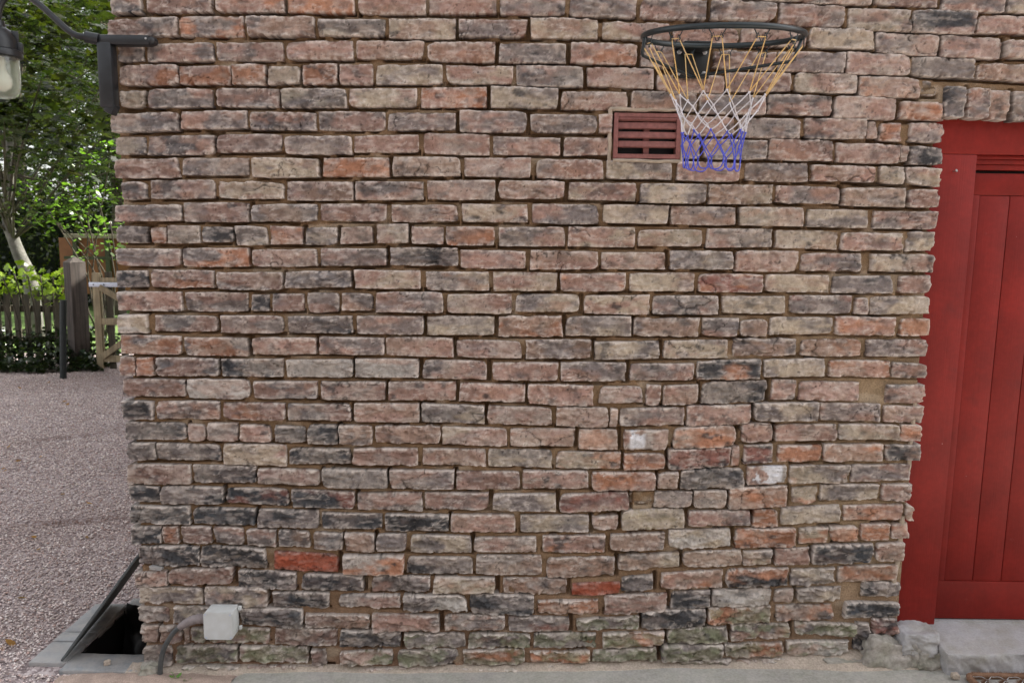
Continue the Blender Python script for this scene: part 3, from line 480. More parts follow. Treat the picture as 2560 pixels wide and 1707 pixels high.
# mortar bed: one undulating sheet set back behind the bricks, with deep raked holes
def mortar(x0, x1, z0, z1, res, B, name, voids=True, holes=()):
    nx = int((x1-x0)/res); nz = int((z1-z0)/res)
    xs_ = np.linspace(x0, x1, nx+1); zs_ = np.linspace(z0, z1, nz+1); X, Z = np.meshgrid(xs_, zs_)
    low = np.clip(1-Z/.5, 0, 1); right = ss(.5, 1.2, X)*ss(1.7, .9, Z)
    dep = .0195 + (fbm(X*14, Z*14+4, 4)-.5)*.014 + (fbm(X*90, Z*90+4, 3)-.5)*.004 - .006*right - .007*low
    r = np.random.RandomState(9)
    if voids:
        ob = ss(.30, .5, fbm(X*18+40, Z*12, 3)); under = np.zeros_like(X)
        for (a, b, zb0, zt0, zb1, zt1, code) in B:
            i0, i1 = np.searchsorted(xs_, (a-.002, b+.004)); k0, k1 = np.searchsorted(zs_, (min(zb0, zb1)-.012, max(zb0, zb1)+.008))
            if i1 <= i0 or k1 <= k0: continue
            sx = X[k0:k1, i0:i1]; sz = Z[k0:k1, i0:i1]; zb = zb0+(zb1-zb0)*(sx-a)/(b-a)
            under[k0:k1, i0:i1] = np.maximum(under[k0:k1, i0:i1], ss(-.0085, -.004, sz-zb))
        dep += .024*under*ob*(1-.5*low)*(1-.5*right)
        for (a, b, zb0, zt0, zb1, zt1, code) in B:
            cx = (a+b)/2; full = .32 if (cx > .75 and zb0 < 1.6) else (.75 if cx > -.9 else .5)
            if r.rand() < .62*full:      # raked head joint to the right of this brick
                m = np.exp(-((X-(b+.005))/.008)**4)*ss(zb1-.012, zb1+.004, Z)*ss(zt1+.012, zt1-.004, Z)*(.5+.9*r.rand()); dep = np.maximum(dep, .018+.034*np.clip(m*1.2, 0, 1)*(m > .2))
            if r.rand() < .60*full:
                s0 = a+(b-a)*r.rand()*.7; s1 = s0+.02+.09*r.rand(); wob = .003*(fbm(X*40, Z*0+a*9, 2)-.5)
                m = ss(s0-.008, s0+.008, X)*ss(s1+.008, s1-.008, X)*np.exp(-((Z-(zb0-.005+wob))/.0075)**4); dep = np.maximum(dep, .018+.034*m*(.5+.5*r.rand()))
    t = fbm(X*5+3, Z*6, 4); t2 = fbm(X*40+3, Z*40, 3)
    c = np.array((.20, .125, .070))*(1-t[..., None])+np.array((.30, .205, .125))*t[..., None]
    c = c*(1-.45*right[..., None])+np.array((.34, .265, .175))*.45*right[..., None]
    c = c*(1-.6*low[..., None])+np.array((.27, .165, .12))*.6*low[..., None]
    pale = ss(.60, .72, fbm(X*11+70, Z*15, 4))[..., None]*.55; c = c*(1-pale)+np.array((.42, .34, .25))*pale
    c = c*(.75+.5*t2[..., None])
    P_ = np.stack([X, dep, Z], -1).reshape(-1, 3); idx = np.arange((nx+1)*(nz+1)).reshape(nz+1, nx+1)
    F_ = np.stack([idx[:-1, :-1], idx[:-1, 1:], idx[1:, 1:], idx[1:, :-1]], -1).reshape(-1, 4)
    cx = (xs_[:-1]+xs_[1:])/2; cz = (zs_[:-1]+zs_[1:])/2; CX, CZ = np.meshgrid(cx, cz); keep = np.ones(CX.size, bool)
    for (a, b, p, q) in holes: keep &= ~((CX > a) & (CX < b) & (CZ > p) & (CZ < q)).ravel()
    return P_, F_[keep], c.reshape(-1, 3)
VX0, VX1, VZ0, VZ1 = .317, .532, 1.786, 1.928
a_ = mortar(-1.276, 1.80, -.06, 2.42, .0035, bricks, 'm', True, [(DX0, 5, -1, DZ1), (VX0, VX1, VZ0, VZ1)])
b_ = mortar(1.80, 3.6, -.06, 2.42, .03, [], 'm', False, [(DX0, DX1, -1, DZ1)])
c_ = mortar(-1.276, 3.6, 2.42, 2.96, .03, [], 'm', False)
Vm = np.concatenate([a_[0], b_[0], c_[0]]); Fm = np.concatenate([a_[1], b_[1]+len(a_[0]), c_[1]+len(a_[0])+len(b_[0])]); Cm = np.concatenate([a_[2], b_[2], c_[2]])
mesh_np('mortar', Vm, Fm, M['mortar'], house, Cm)
# side wall (its own bricks near the corner), upper wall, back and roof
HD = 8.4
sb = generic(0.06, 3.3, .0, 2.95, random.Random(8))
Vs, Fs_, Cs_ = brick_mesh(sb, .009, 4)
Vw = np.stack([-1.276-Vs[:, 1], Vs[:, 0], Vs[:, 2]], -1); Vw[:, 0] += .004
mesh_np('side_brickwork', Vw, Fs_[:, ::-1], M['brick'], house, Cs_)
def brickslab(name, a, b, axis):
    m = bpy.data.materials.get('brick_far') or None
    if m is None:
        def ex(m, n, L, bs, out):
            g = n.new('ShaderNodeNewGeometry'); sx = n.new('ShaderNodeSeparateXYZ'); L.new(g.outputs['Position'], sx.inputs[0])
            ad = n.new('ShaderNodeMath'); L.new(sx.outputs[0], ad.inputs[0]); L.new(sx.outputs[1], ad.inputs[1]); cb = n.new('ShaderNodeCombineXYZ'); L.new(ad.outputs[0], cb.inputs[0]); L.new(sx.outputs[2], cb.inputs[1])
            t = n.new('ShaderNodeTexBrick'); t.inputs['Scale'].default_value = 1; t.inputs['Brick Width'].default_value = .235; t.inputs['Row Height'].default_value = .0765; t.inputs['Mortar Size'].default_value = .006
            t.inputs['Color1'].default_value = (.33, .21, .17, 1); t.inputs['Color2'].default_value = (.2, .17, .16, 1); t.inputs['Mortar'].default_value = (.3, .2, .12, 1)
            L.new(cb.outputs[0], t.inputs['Vector']); L.new(t.outputs['Color'], bs.inputs['Base Color'])
            bp = n.new('ShaderNodeBump'); bp.inputs['Distance'].default_value = .01; bp.invert = True; L.new(t.outputs['Fac'], bp.inputs['Height']); L.new(bp.outputs[0], bs.inputs['Normal'])
        m = mat('brick_far', rough=.95, extra=ex)
    q = MB(); q.span(a, b); return q.build(name, m, house)
q = MB(); q.span((-1.270, .055, -.05), (-1.05, 3.3, 2.95)); q.build('side_mortar', M['mortar'], house)
mm = house.children[-1].data; at = mm.attributes.new('Col', 'FLOAT_COLOR', 'POINT'); at.data.foreach_set('color', np.tile(np.array([.36, .25, .15, 1], dtype=np.float32), len(mm.vertices)))
brickslab('side_wall', (-1.276, 3.3, -.05), (-1.05, HD, 2.95), 'y')
brickslab('upper_wall', (-1.276, .0, 2.96), (3.6, .25, 4.8), 'x')
brickslab('upper_side_wall', (-1.276, .25, 2.95), (-1.05, HD, 4.8), 'y')
brickslab('back_wall', (-1.05, HD-.2, -.05), (3.6, HD, 4.8), 'x')
q = MB(); q.span((3.4, .05, -.05), (3.6, HD-.2, 4.8)); q.build('end_wall', M['mortar'], house)
me = house.children[-1].data; at = me.attributes.new('Col', 'FLOAT_COLOR', 'POINT'); at.data.foreach_set('color', np.tile(np.array([.3, .2, .15, 1], dtype=np.float32), len(me.vertices)))
q = MB(); q.prism([(-1.5, 4.8), (3.8, 4.8), (1.15, 6.6)], -.15, HD+.15); q.build('roof', M['roof'], house)
q = MB(); q.span((-1.05, .10, -.02), (1.33, .20, 2.9)); q.build('inner_wall', M['soil'], house)
q = MB(); q.span((1.33, .145, -.02), (3.4, .24, 2.9)); q.build('inner_wall', M['soil'], house)

# lime bedding round the air vent and small pieces of stone by the door
def lump(name, c, d, mt, parent, seed, rot=(0, 0, 0), amp=.14, cuts=5, fr=1.6, pw=.45):
    bm = bmesh.new(); bmesh.ops.create_cube(bm, size=1); bmesh.ops.subdivide_edges(bm, edges=bm.edges[:], cuts=2**cuts//2, use_grid_fill=True)
    from mathutils import noise as mn
    Rm = Euler(rot).to_matrix()
    for v in bm.verts:
        p = v.co.copy(); s_ = p.normalized()*.62; p = p.lerp(s_, pw)
        w = Vector((p.x*d[0], p.y*d[1], p.z*d[2])); nn = p.normalized()
        w += Vector((nn.x*d[0], nn.y*d[1], nn.z*d[2]))*amp*(mn.fractal(p*fr*2+Vector((seed, seed*2, 0)), .7, 2.1, 6))
        v.co = Rm @ w + Vector(c) - parent_loc(parent)
    me = bpy.data.meshes.new(name); bm.to_mesh(me); bm.free(); me.polygons.foreach_set('use_smooth', np.ones(len(me.polygons), dtype=bool)); me.materials.append(mt)
    return link(bpy.data.objects.new(name, me), parent)
def strip(name, pts, w, y, mt, parent, th=.006, n=60, seed=0):
    """a trowelled ribbon of lime following pts in the wall plane"""
    pts = np.array(pts, float); seg = np.linalg.norm(np.diff(pts, axis=0), axis=1); cum = np.concatenate([[0], np.cumsum(seg)]); t = np.linspace(0, cum[-1], n)
    px = np.interp(t, cum, pts[:, 0]); pz = np.interp(t, cum, pts[:, 1]); dx = np.gradient(px); dz = np.gradient(pz); l = np.hypot(dx, dz)+1e-9; nx, nz = -dz/l, dx/l
    m = 9; Vv = []
    for i in range(n):
        for k in range(m):
            s_ = (k/(m-1)-.5)*2; ww = w*(.8+.8*vn(np.array([t[i]*40+seed]), np.array([s_ > 0])*7.)[0])
            yy = y - th*(1-abs(s_)**2.5)*(.6+.8*vn(np.array([t[i]*60+seed]), np.array([s_*3.]))[0])
            Vv.append((px[i]+nx[i]*s_*ww/2, yy, pz[i]+nz[i]*s_*ww/2))
    idx = np.arange(n*m).reshape(n, m); F_ = np.stack([idx[:-1, :-1], idx[:-1, 1:], idx[1:, 1:], idx[1:, :-1]], -1).reshape(-1, 4)
    return mesh_np(name, Vv, F_, mt, parent)
M['lime'] = mat('lime', (.40, .33, .26), rough=.95, noise=[(30, .15, None), (80, .4, (.38, .30, .22))], bump=[(120, .6, .003)])
strip('vent_bedding', [(VX0-.012, VZ0-.012), (VX0-.012, VZ1+.012), (VX1-.01, VZ1+.012)], .011, .008, M['lime'], house, n=90)
strip('vent_bedding', [(VX0+.0, VZ0-.006), (VX1+.005, VZ0-.008), (VX1+.006, VZ1)], .009, .003, M['lime'], house, n=80, seed=5)

# air vent
vt = MB(); y0, y1 = -.001, .045; f = .014
vt.span((VX0, y0, VZ0), (VX0+f, y1, VZ1), .0015); vt.span((VX1-f, y0, VZ0), (VX1, y1, VZ1), .0015)
vt.span((VX0+f, y0+.0005, VZ1-.012), (VX1-f, y1, VZ1-.0005)); vt.span((VX0+f, y0+.0005, VZ0+.0005), (VX1-f, y1, VZ0+.014))
vent = vt.build('air_vent', M['vent'], house, auto=40)
H = (VZ1-.012-VZ0-.014)
for i in range(3):
    zc = VZ0+.014+H*(i+1)/4+.002
    sl = MB(); sl.box(((VX0+VX1)/2, .010, zc), (VX1-VX0-2*f, .012, .0195), (math.radians(-14), 0, 0), .0015); sl.build('slat', M['vent'], vent, auto=40)
sl = MB(); sl.box(((VX0+VX1)/2, .010, VZ1-.018), (VX1-VX0-2*f, .018, .010), (math.radians(-24), 0, 0), .0012); sl.build('slat', M['vent'], vent, auto=40)
sl = MB(); sl.span(((VX0+VX1)/2-.009, .015, VZ0+.01), ((VX0+VX1)/2+.009, .044, VZ1-.01)); sl.build('mullion', M['vent'], vent)
sl = MB(); sl.span((VX0, .060, VZ0), (VX1, .064, VZ1)); sl.build('vent_cavity', M['plastic'], vent)

# door frame, door and step
JX = 1.516; JR = 2.302; FY = .050; DY = .095; HZ = 1.818; DB = .183; DT = 1.762
fr_ = MB()
fr_.span((1.340, FY, .185), (JX, .150, HZ), .003); fr_.span((JR, FY, .185), (2.47, .150, HZ), .003)
fr_.span((1.340, FY, HZ+.0005), (2.47, .150, 1.99), .003)
frame = fr_.build('door_frame', M['red'], house, auto=35)
for (a, b, yy) in ((1.806, 1.8175, .068), (1.790, 1.8055, .076), (1.772, 1.7895, .083)):
    q = MB(); q.span((JX, yy, a), (JR, .15, b), .0015); q.build('head_moulding', M['red'], frame, auto=35)
q = MB(); q.span((JX, .083, DB), (JX+.012, .15, 1.772), .001); q.build('door_stop', M['red'], frame)
q = MB(); q.span((JR-.012, .083, DB), (JR, .15, 1.772), .001); q.build('door_stop', M['red'], frame)
q = MB(); q.tube([(1.445, FY-.012, 1.765), (1.440, FY+.004, 1.762)], .0022, 8); q.tube([(1.4455, FY-.013, 1.7655), (1.4445, FY-.011, 1.7645)], .005, 10); q.build('nail', M['steel'], frame)
dl, dr = JX+.014, JR-.014
door = empty('door', (0, 0, 0), None, None); door.parent = house; door.location = Vector((dl, DY, DB)) - parent_loc(house)
q = MB(); q.span((dl, DY, 1.690), (dr, DY+.04, DT), .0015); q.build('top_rail', M['red'], door, auto=35)
q = MB(); q.span((dl, DY, DB+.004), (dr, DY+.04, .329), .0015); q.build('bottom_rail', M['red'], door, auto=35)
n_ = 7; xe = [dl+.0, 1.5655] + [1.5655+.1005*i for i in range(1, 7)] + [dr]
xe = [dl, 1.563, 1.6655, 1.7675, 1.8695, 1.9715, 2.0735, 2.1755, dr]
for i in range(len(xe)-1):
    q = MB(); q.span((xe[i]+.0008, DY+.0015+(.0015 if i else -.0015), .3295), (xe[i+1]-.0008, DY+.036, 1.6895), .0028 if i else .001)
    q.build('plank' if i else 'stile', M['red'], door, auto=35)
q = MB(); q.span((dl, DY+.041, DB), (dr, DY+.045, 1.80)); q.build('door_back', M['plastic'], door)
# doorstep: worn sandstone slab with a broken front edge
def slab(name, x0, x1, y0, y1, z0, z1, mt, parent, res=.008, amp=.006, seed=0, edge=.008, zf=None):
    nx = max(4, int((x1-x0)/res)); ny = max(4, int((y1-y0)/res)); nz = max(3, int((z1-z0)/res))
    Vv = []; Ff = []; o0 = 0
    def patch(P_, flip):
        nonlocal o0
        a, b = P_.shape[:2]; idx = np.arange(a*b).reshape(a, b)+o0; F_ = np.stack([idx[:-1, :-1], idx[:-1, 1:], idx[1:, 1:], idx[1:, :-1]], -1).reshape(-1, 4)
        Vv.append(P_.reshape(-1, 3)); Ff.append(F_[:, ::-1] if flip else F_); o0 += a*b
    def prm(n, L_): 
        return np.concatenate([[0, edge*.35/L_], np.linspace(edge/L_, 1-edge/L_, n-3), [1-edge*.35/L_, 1]])
    u = prm(nx, x1-x0); v = prm(ny, y1-y0); w = prm(nz+2, z1-z0)
    def disp(X, Y, Z):
        # round the edges, roughen the faces
        cx, cy, cz = (x0+x1)/2, (y0+y1)/2, (z0+z1)/2; hx, hy, hz = (x1-x0)/2, (y1-y0)/2, (z1-z0)/2
        ex = np.clip((np.abs(X-cx)-(hx-edge))/edge, 0, 1); ey = np.clip((np.abs(Y-cy)-(hy-edge))/edge, 0, 1); ez = np.clip((np.abs(Z-cz)-(hz-edge))/edge, 0, 1)
        n = np.sqrt(ex**2+ey**2+ez**2); k = np.where(n > 1, 1/np.maximum(n, 1e-6), 1)
        Xn = np.where(ex > 0, cx+np.sign(X-cx)*((hx-edge)+edge*ex*k), X); Yn = np.where(ey > 0, cy+np.sign(Y-cy)*((hy-edge)+edge*ey*k), Y); Zn = np.where(ez > 0, cz+np.sign(Z-cz)*((hz-edge)+edge*ez*k), Z)
        a = fbm(X*13+seed+Z*9, Y*13+Z*13, 4)-.5; b = fbm(X*60+seed+Z*31, Y*60+Z*40, 3)-.5
        Yn = Yn+np.sign(Y-cy)*ey*(a*amp*3+b*amp); Xn = Xn+np.sign(X-cx)*ex*(a*amp*2+b*amp); Zn = Zn+np.sign(Z-cz)*ez*(a*amp*.8+b*amp*.25)
        return np.stack([Xn, Yn, Zn], -1)
    A, B_ = np.meshgrid(u, v); patch(disp(x0+A*(x1-x0), y0+B_*(y1-y0), A*0+z1), False); patch(disp(x0+A*(x1-x0), y0+B_*(y1-y0), A*0+z0), True)
    A, B_ = np.meshgrid(u, w); patch(disp(x0+A*(x1-x0), A*0+y0, z0+B_*(z1-z0)), False); patch(disp(x0+A*(x1-x0), A*0+y1, z0+B_*(z1-z0)), True)
    A, B_ = np.meshgrid(v, w); patch(disp(A*0+x0, y0+A*(y1-y0), z0+B_*(z1-z0)), True); patch(disp(A*0+x1, y0+A*(y1-y0), z0+B_*(z1-z0)), False)
    return mesh_np(name, np.concatenate(Vv), np.concatenate(Ff), mt, parent)
ds = slab('doorstep', 1.492, 2.46, -.09, .2, .0, .151, M['step'], house, res=.005, amp=.008, seed=3, edge=.006)
for v in ds.data.vertices:
    v.co.z += max(0, v.co.y+.09)*.15
q = MB(); q.prism([(1.50, .10), (2.46, .10), (2.46, .186), (1.50, .182)], .085, .20); q.build('threshold', M['step'], house)
for (c, d, rot, sd_, mt) in (((1.425, .02, .158), (.125, .13, .075), (0, 0, 0), 3, M['step']), ((1.455, -.005, .098), (.085, .10, .065), (0, 0, .1), 7, M['stone']), ((1.405, .0, .10), (.075, .09, .10), (0, .5, 0), 9, M['stone']),
                         ((1.325, .0, .105), (.15, .09, .115), (0, .15, 0), 4, M['stone']), ((1.20, .01, .055), (.18, .07, .06), (0, -.05, 0), 5, M['stone'])):
    lump('plinth_stone', c, d, mt, house, sd_, rot, amp=.13, pw=.16, fr=1.0)
# narrow sliver of mortar between the last bricks and the frame near the ground
strip('jamb_mortar', [(1.352, .60), (1.350, .50), (1.345, .40), (1.338, .33)], .014, .012, M['lime'], house, n=60, seed=2)
strip('jamb_mortar', [(1.362, 1.0), (1.36, .88), (1.357, .74)], .012, .014, M['lime'], house, n=60, seed=4)
#strip('lime_smear', [(1.285, .905), (1.30, .87)], .07, .002, M['lime'], house, n=30, seed=6)

# ------------------------------------------------------------------ ground
GZ = lambda x: np.clip((np.asarray(x)+.4)*.036, 0, .085)
def gravel_extra(m, n, L, b, out):
    g = n.new('ShaderNodeNewGeometry'); v = n.new('ShaderNodeTexVoronoi'); v.inputs['Scale'].default_value = 85; L.new(g.outputs['Position'], v.inputs['Vector'])
    r = n.new('ShaderNodeValToRGB'); e = r.color_ramp.elements; e[0].color = (.17, .13, .13, 1); e[1].color = (.56, .48, .47, 1); e.new(.5).color = (.38, .31, .30, 1)
    sx = n.new('ShaderNodeSeparateColor'); L.new(v.outputs['Color'], sx.inputs[0]); L.new(sx.outputs[0], r.inputs['Fac'])
    t = n.new('ShaderNodeTexNoise'); t.inputs['Scale'].default_value = 1.2; t.inputs['Detail'].default_value = 6; L.new(g.outputs['Position'], t.inputs['Vector'])
    mx = n.new('ShaderNodeMix'); mx.data_type = 'RGBA'; r2 = n.new('ShaderNodeValToRGB'); r2.color_ramp.elements[0].position = .5; r2.color_ramp.elements[1].position = .75; r2.color_ramp.elements[1].color = (.6, .6, .6, 1)
    L.new(t.outputs['Fac'], r2.inputs['Fac']); L.new(r2.outputs['Color'], mx.inputs['Factor']); L.new(r.outputs['Color'], mx.inputs['A']); mx.inputs['B'].default_value = (.20, .14, .12, 1)
    L.new(mx.outputs['Result'], b.inputs['Base Color'])
    bp = n.new('ShaderNodeBump'); bp.inputs['Distance'].default_value = .008; bp.inputs['Strength'].default_value = .9; bp.invert = True; L.new(v.outputs['Distance'], bp.inputs['Height']); L.new(bp.outputs[0], b.inputs['Normal'])
M['ground'] = mat('gravel_ground', rough=.95, extra=gravel_extra)
PX0, PX1, PY0, PY1 = -1.565, -1.262, .085, .44          # light well opening
q = MB(); bm = q.bm
xs_ = [-150, PX0, PX1, 150]; ys_ = [-150, PY0, PY1, 150]
vv = [[bm.verts.new((x, y, -.004)) for x in xs_] for y in ys_]
for i in range(3):
    for j in range(3):
        if (i, j) != (1, 1): bm.faces.new((vv[i][j], vv[i][j+1], vv[i+1][j+1], vv[i+1][j]))
tag(q.build('ground', M['ground']), kind='structure')
q = MB(); bm = q.bm
x0_, x1_, y0_, y1_ = PX0-.004, PX1, PY0-.004, PY1+.004
a = [bm.verts.new(p) for p in ((x0_, y0_, -.006), (x1_, y0_, -.006), (x1_, y1_, -.006), (x0_, y1_, -.006))]; b = [bm.verts.new((v.co.x, v.co.y, -.55)) for v in a]
for i in range(4): bm.faces.new((a[i], a[(i+1) % 4], b[(i+1) % 4], b[i]))
bm.faces.new(b)
lw = q.build('light_well', M['plastic']); tag(lw, 'dark pit of the light well lined in black, against the wall corner', 'light well')
# crumpled black membrane hanging in the well
n_, m_ = 40, 30; Uu, Vv_ = np.meshgrid(np.linspace(0, 1, n_), np.linspace(0, 1, m_))
X = PX0+.01+Uu*(PX1-PX0-.03); Yy = PY1-.015-.10*Vv_-.02*np.sin(Uu*9)+.05*fbm(Uu*4, Vv_*4, 3); Z = .03*(1-Vv_)-.35*Vv_+.05*(fbm(Uu*5+9, Vv_*6, 3)-.5)-.03*Uu
idx = np.arange(n_*m_).reshape(m_, n_); mo = mesh_np('black_membrane', np.stack([X, Yy, Z], -1).reshape(-1, 3), np.stack([idx[:-1, :-1], idx[:-1, 1:], idx[1:, 1:], idx[1:, :-1]], -1).reshape(-1, 4), M['plastic'])
tag(mo, 'crumpled black membrane hanging inside the light well under the leaning slate', 'membrane')

# slate edging round the well
for (a, b, c, d, sd_, lb) in ((-1.700, PX0-.004, .02, .165, 1, 'front left slate slab of the light well edging, nearest the camera'), (-1.700, PX0-.004, .172, .235, 2, 'narrow slate piece in the middle of the left edging'),
                         (-1.695, PX0-.004, .242, .47, 3, 'longest slate slab at the far left of the light well edging'), (PX0, -1.290, -.03, PY0, 5, 'slate slab in front of the light well, with a stone chip lying on it'),
                         (PX0+.0, -1.295, PY1, .52, 6, 'slate slab at the back of the light well, seen under the leaning slate')):
    o = slab('edging_slab', a, b, c, d, -.02, .012, M['slate'], None, res=.012, amp=.004, seed=sd_*3.1, edge=.004)
    tag(o, lb, 'slate slab', 'slate edging of the light well')
ln = math.hypot(.283, .385); an = math.atan2(.385, .283)
o = slab('slate_sheet', 0, ln, .02, .46, -.0045, .0045, M['slatedark'], None, res=.008, amp=.0035, seed=8, edge=.003)
for v in o.data.vertices:
    x, z = v.co.x, v.co.z; v.co.x = -1.583 - (v.co.y-.02)*.11 + x*math.cos(an) - z*math.sin(an); v.co.z = .018 + x*math.sin(an) + z*math.cos(an)
tag(o, 'thin dark slate sheet leaning from the ground up to the house corner', 'slate sheet')
o = lump('slate_shard', (-1.219, -.001, .381), (.040, .022, .011), M['slate'], None, 3, (0, .12, 0), amp=.10, pw=.05); tag(o, 'small grey slate shard wedged in a joint above the corner bricks', 'slate shard')
o = lump('stone_chip', (-1.415, .01, .021), (.02, .016, .014), M['render'], None, 5, (0, 0, .4), pw=.3); tag(o, 'tiny pale stone chip lying on the front slate slab', 'stone chip')
o = lump('brick_piece', (-1.245, -.03, .012), (.06, .05, .05), M['stone'], None, 12, (0, .1, .3), pw=.3); tag(o, 'brown broken brick piece in the sand at the foot of the corner', 'brick piece')

# gravel stones
def stones(n, xf, y0, y1, smin, smax, seed):
    r = np.random.RandomState(seed)
    y = y0+(y1-y0)*r.rand(n); lo, hi = xf(y); x = lo+(hi-lo)*r.rand(n)
    inside = (x > -1.72) & (y > -.04) & (y < .53); foot = (x > -1.30) & (y > -.03)
    k = ~(inside | foot); x, y = x[k], y[k]; n = len(x)
    s = smin+(smax-smin)*r.rand(n)**2.4*(1+.6*(r.rand(n) < .04))
    base = np.array([(1, 0, 0), (-1, 0, 0), (0, 1, 0), (0, -1, 0), (0, 0, 1), (0, 0, -1)], float)
    fc = np.array([(0, 2, 4), (2, 1, 4), (1, 3, 4), (3, 0, 4), (2, 0, 5), (1, 2, 5), (3, 1, 5), (0, 3, 5)])
    V = base[None]*(.55+.6*r.rand(n, 6, 1)); V = V+(r.rand(n, 6, 3)-.5)*.5; V[:, :, 2] *= .62
    an = r.rand(n)*6.28; ca, sa = np.cos(an)[:, None], np.sin(an)[:, None]
    Vx = V[:, :, 0]*ca-V[:, :, 1]*sa; Vy = V[:, :, 0]*sa+V[:, :, 1]*ca; V = np.stack([Vx, Vy, V[:, :, 2]], -1)*s[:, None, None]*.5
    V += np.stack([x, y, r.rand(n)*.004], -1)[:, None]
    pal = np.array([(.44, .36, .355), (.55, .475, .47), (.31, .25, .25), (.66, .61, .61), (.37, .26, .24), (.19, .16, .165), (.50, .44, .41)])
    c = np.array((1.34, 1.33, 1.27))*pal[r.choice(7, n, p=[.26, .26, .14, .13, .10, .06, .05])]*(1+(r.rand(n, 1)-.5)*.3)
    def patch(cx, cy, lx, ly, sl): return np.exp(-(((x-cx)/lx)**2+((y-cy-(x-cx)*sl)/ly)**2)**1.2)*(fbm(x*16, y*16, 3) > .38)
    br = np.clip(patch(-2.3, 1.40, .27, .05, .25)+patch(-3.26, 3.08, .2, .06, .5)+patch(-1.75, 1.02, .1, .03, .3)+patch(-2.0, .75, .12, .02, -.2), 0, 1)[:, None]*.85
    c = c*(1-br)+np.array((.17, .085, .06))*br
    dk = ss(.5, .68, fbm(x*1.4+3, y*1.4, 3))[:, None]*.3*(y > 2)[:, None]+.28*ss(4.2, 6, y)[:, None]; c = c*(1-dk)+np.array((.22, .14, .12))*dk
    return V.reshape(-1, 3), (fc[None]+np.arange(n)[:, None, None]*6).reshape(-1, 3), np.repeat(c, 6, 0)
f1 = lambda y: (-2.05-.66*np.maximum(y+.1, 0)-.7, -1.29+y*0+.24*(y < -.03))
f2 = lambda y: (-1.9-.66*y-1.0, -1.30+y*0)
s1 = stones(52000, f1, -.55, 2.2, .008, .017, 1); s2 = stones(66000, f2, 2.2, 6.1, .010, .019, 2)
o = mesh_np('gravel', np.concatenate([s1[0], s2[0]]), np.concatenate([s1[1], s2[1]+len(s1[0])]), M['gravel'], None, np.concatenate([s1[2], s2[2]]), smooth=False)
tag(o, 'pinkish grey gravel covering the drive beside the house', 'gravel', kind='stuff')
# paving at the wall foot, rising slightly towards the step
nx, ny = 120, 40; Uu, Vv_ = np.meshgrid(np.linspace(0, 1, nx), np.linspace(0, 1, ny))
Yy = .03-2.6*Vv_**1.5; X = (-.955+.05*(fbm(Yy*7, Yy*0+2, 3)-.5)*2)+Uu**1*5.2; Z = GZ(X)+.006+.004*(fbm(X*4, Yy*4, 4)-.5)
sk = Uu < .001; Z = np.where(sk, -.01, Z)
idx = np.arange(nx*ny).reshape(ny, nx); o = mesh_np('paving', np.stack([X, Yy, Z], -1).reshape(-1, 3), np.stack([idx[:-1, :-1], idx[1:, :-1], idx[1:, 1:], idx[:-1, 1:]], -1).reshape(-1, 4), M['flag']); tag(o, kind='structure')
# sandy lime fillet where wall meets ground
nx, ny = 600, 14; Uu, Vv_ = np.meshgrid(np.linspace(0, 1, nx), np.linspace(0, 1, ny)); X = -1.33+Uu*2.83
wd = .020+.03*fbm(X*5, X*0+3, 3)+.05*ss(.6, 1.3, X)+.05*ss(-1.1, -1.3, X); Yy = .02-wd*Vv_; hh = (.008+.010*fbm(X*9, X*0+8, 3)+.03*ss(.7, 1.25, X))
Z = GZ(X)*(X > -.9)+.008+hh*(1-Vv_)**1.3+.008*(fbm(X*60, Yy*60, 3)-.5)*(1-Vv_*.6)-.02*(Vv_ > .97)
idx = np.arange(nx*ny).reshape(ny, nx); o = mesh_np('lime_fillet', np.stack([X, Yy, Z], -1).reshape(-1, 3), np.stack([idx[:-1, :-1], idx[1:, :-1], idx[1:, 1:], idx[:-1, 1:]], -1).reshape(-1, 4), M['render'], house)
# sand spilt round the corner foot
nx, ny = 60, 30; Uu, Vv_ = np.meshgrid(np.linspace(-1, 1, nx), np.linspace(-1, 1, ny)); rr = np.sqrt(Uu**2+Vv_**2); X = -1.25+Uu*.30; Yy = -.075+Vv_*.055
Z = .012*np.clip(1-rr**2, -.6, 1)+.004+.008*(fbm(X*40, Yy*40, 4)-.5)
idx = np.arange(nx*ny).reshape(ny, nx); M['sand'] = mat('sand', (.40, .30, .245), rough=.95, noise=[(30, .15, None), (300, .25, None)], bump=[(200, .6, .004)])
o = mesh_np('sand', np.stack([X, Yy, Z], -1).reshape(-1, 3), np.stack([idx[:-1, :-1], idx[:-1, 1:], idx[1:, 1:], idx[1:, :-1]], -1).reshape(-1, 4), M['sand']); tag(o, 'pinkish spilt sand at the foot of the house corner', 'sand', kind='stuff')
o = lump('pebble', (1.508, -.115, .088), (.022, .02, .018), M['render'], None, 15, pw=.4); tag(o, 'small pale pebble on the paving beside the doormat corner', 'pebble')

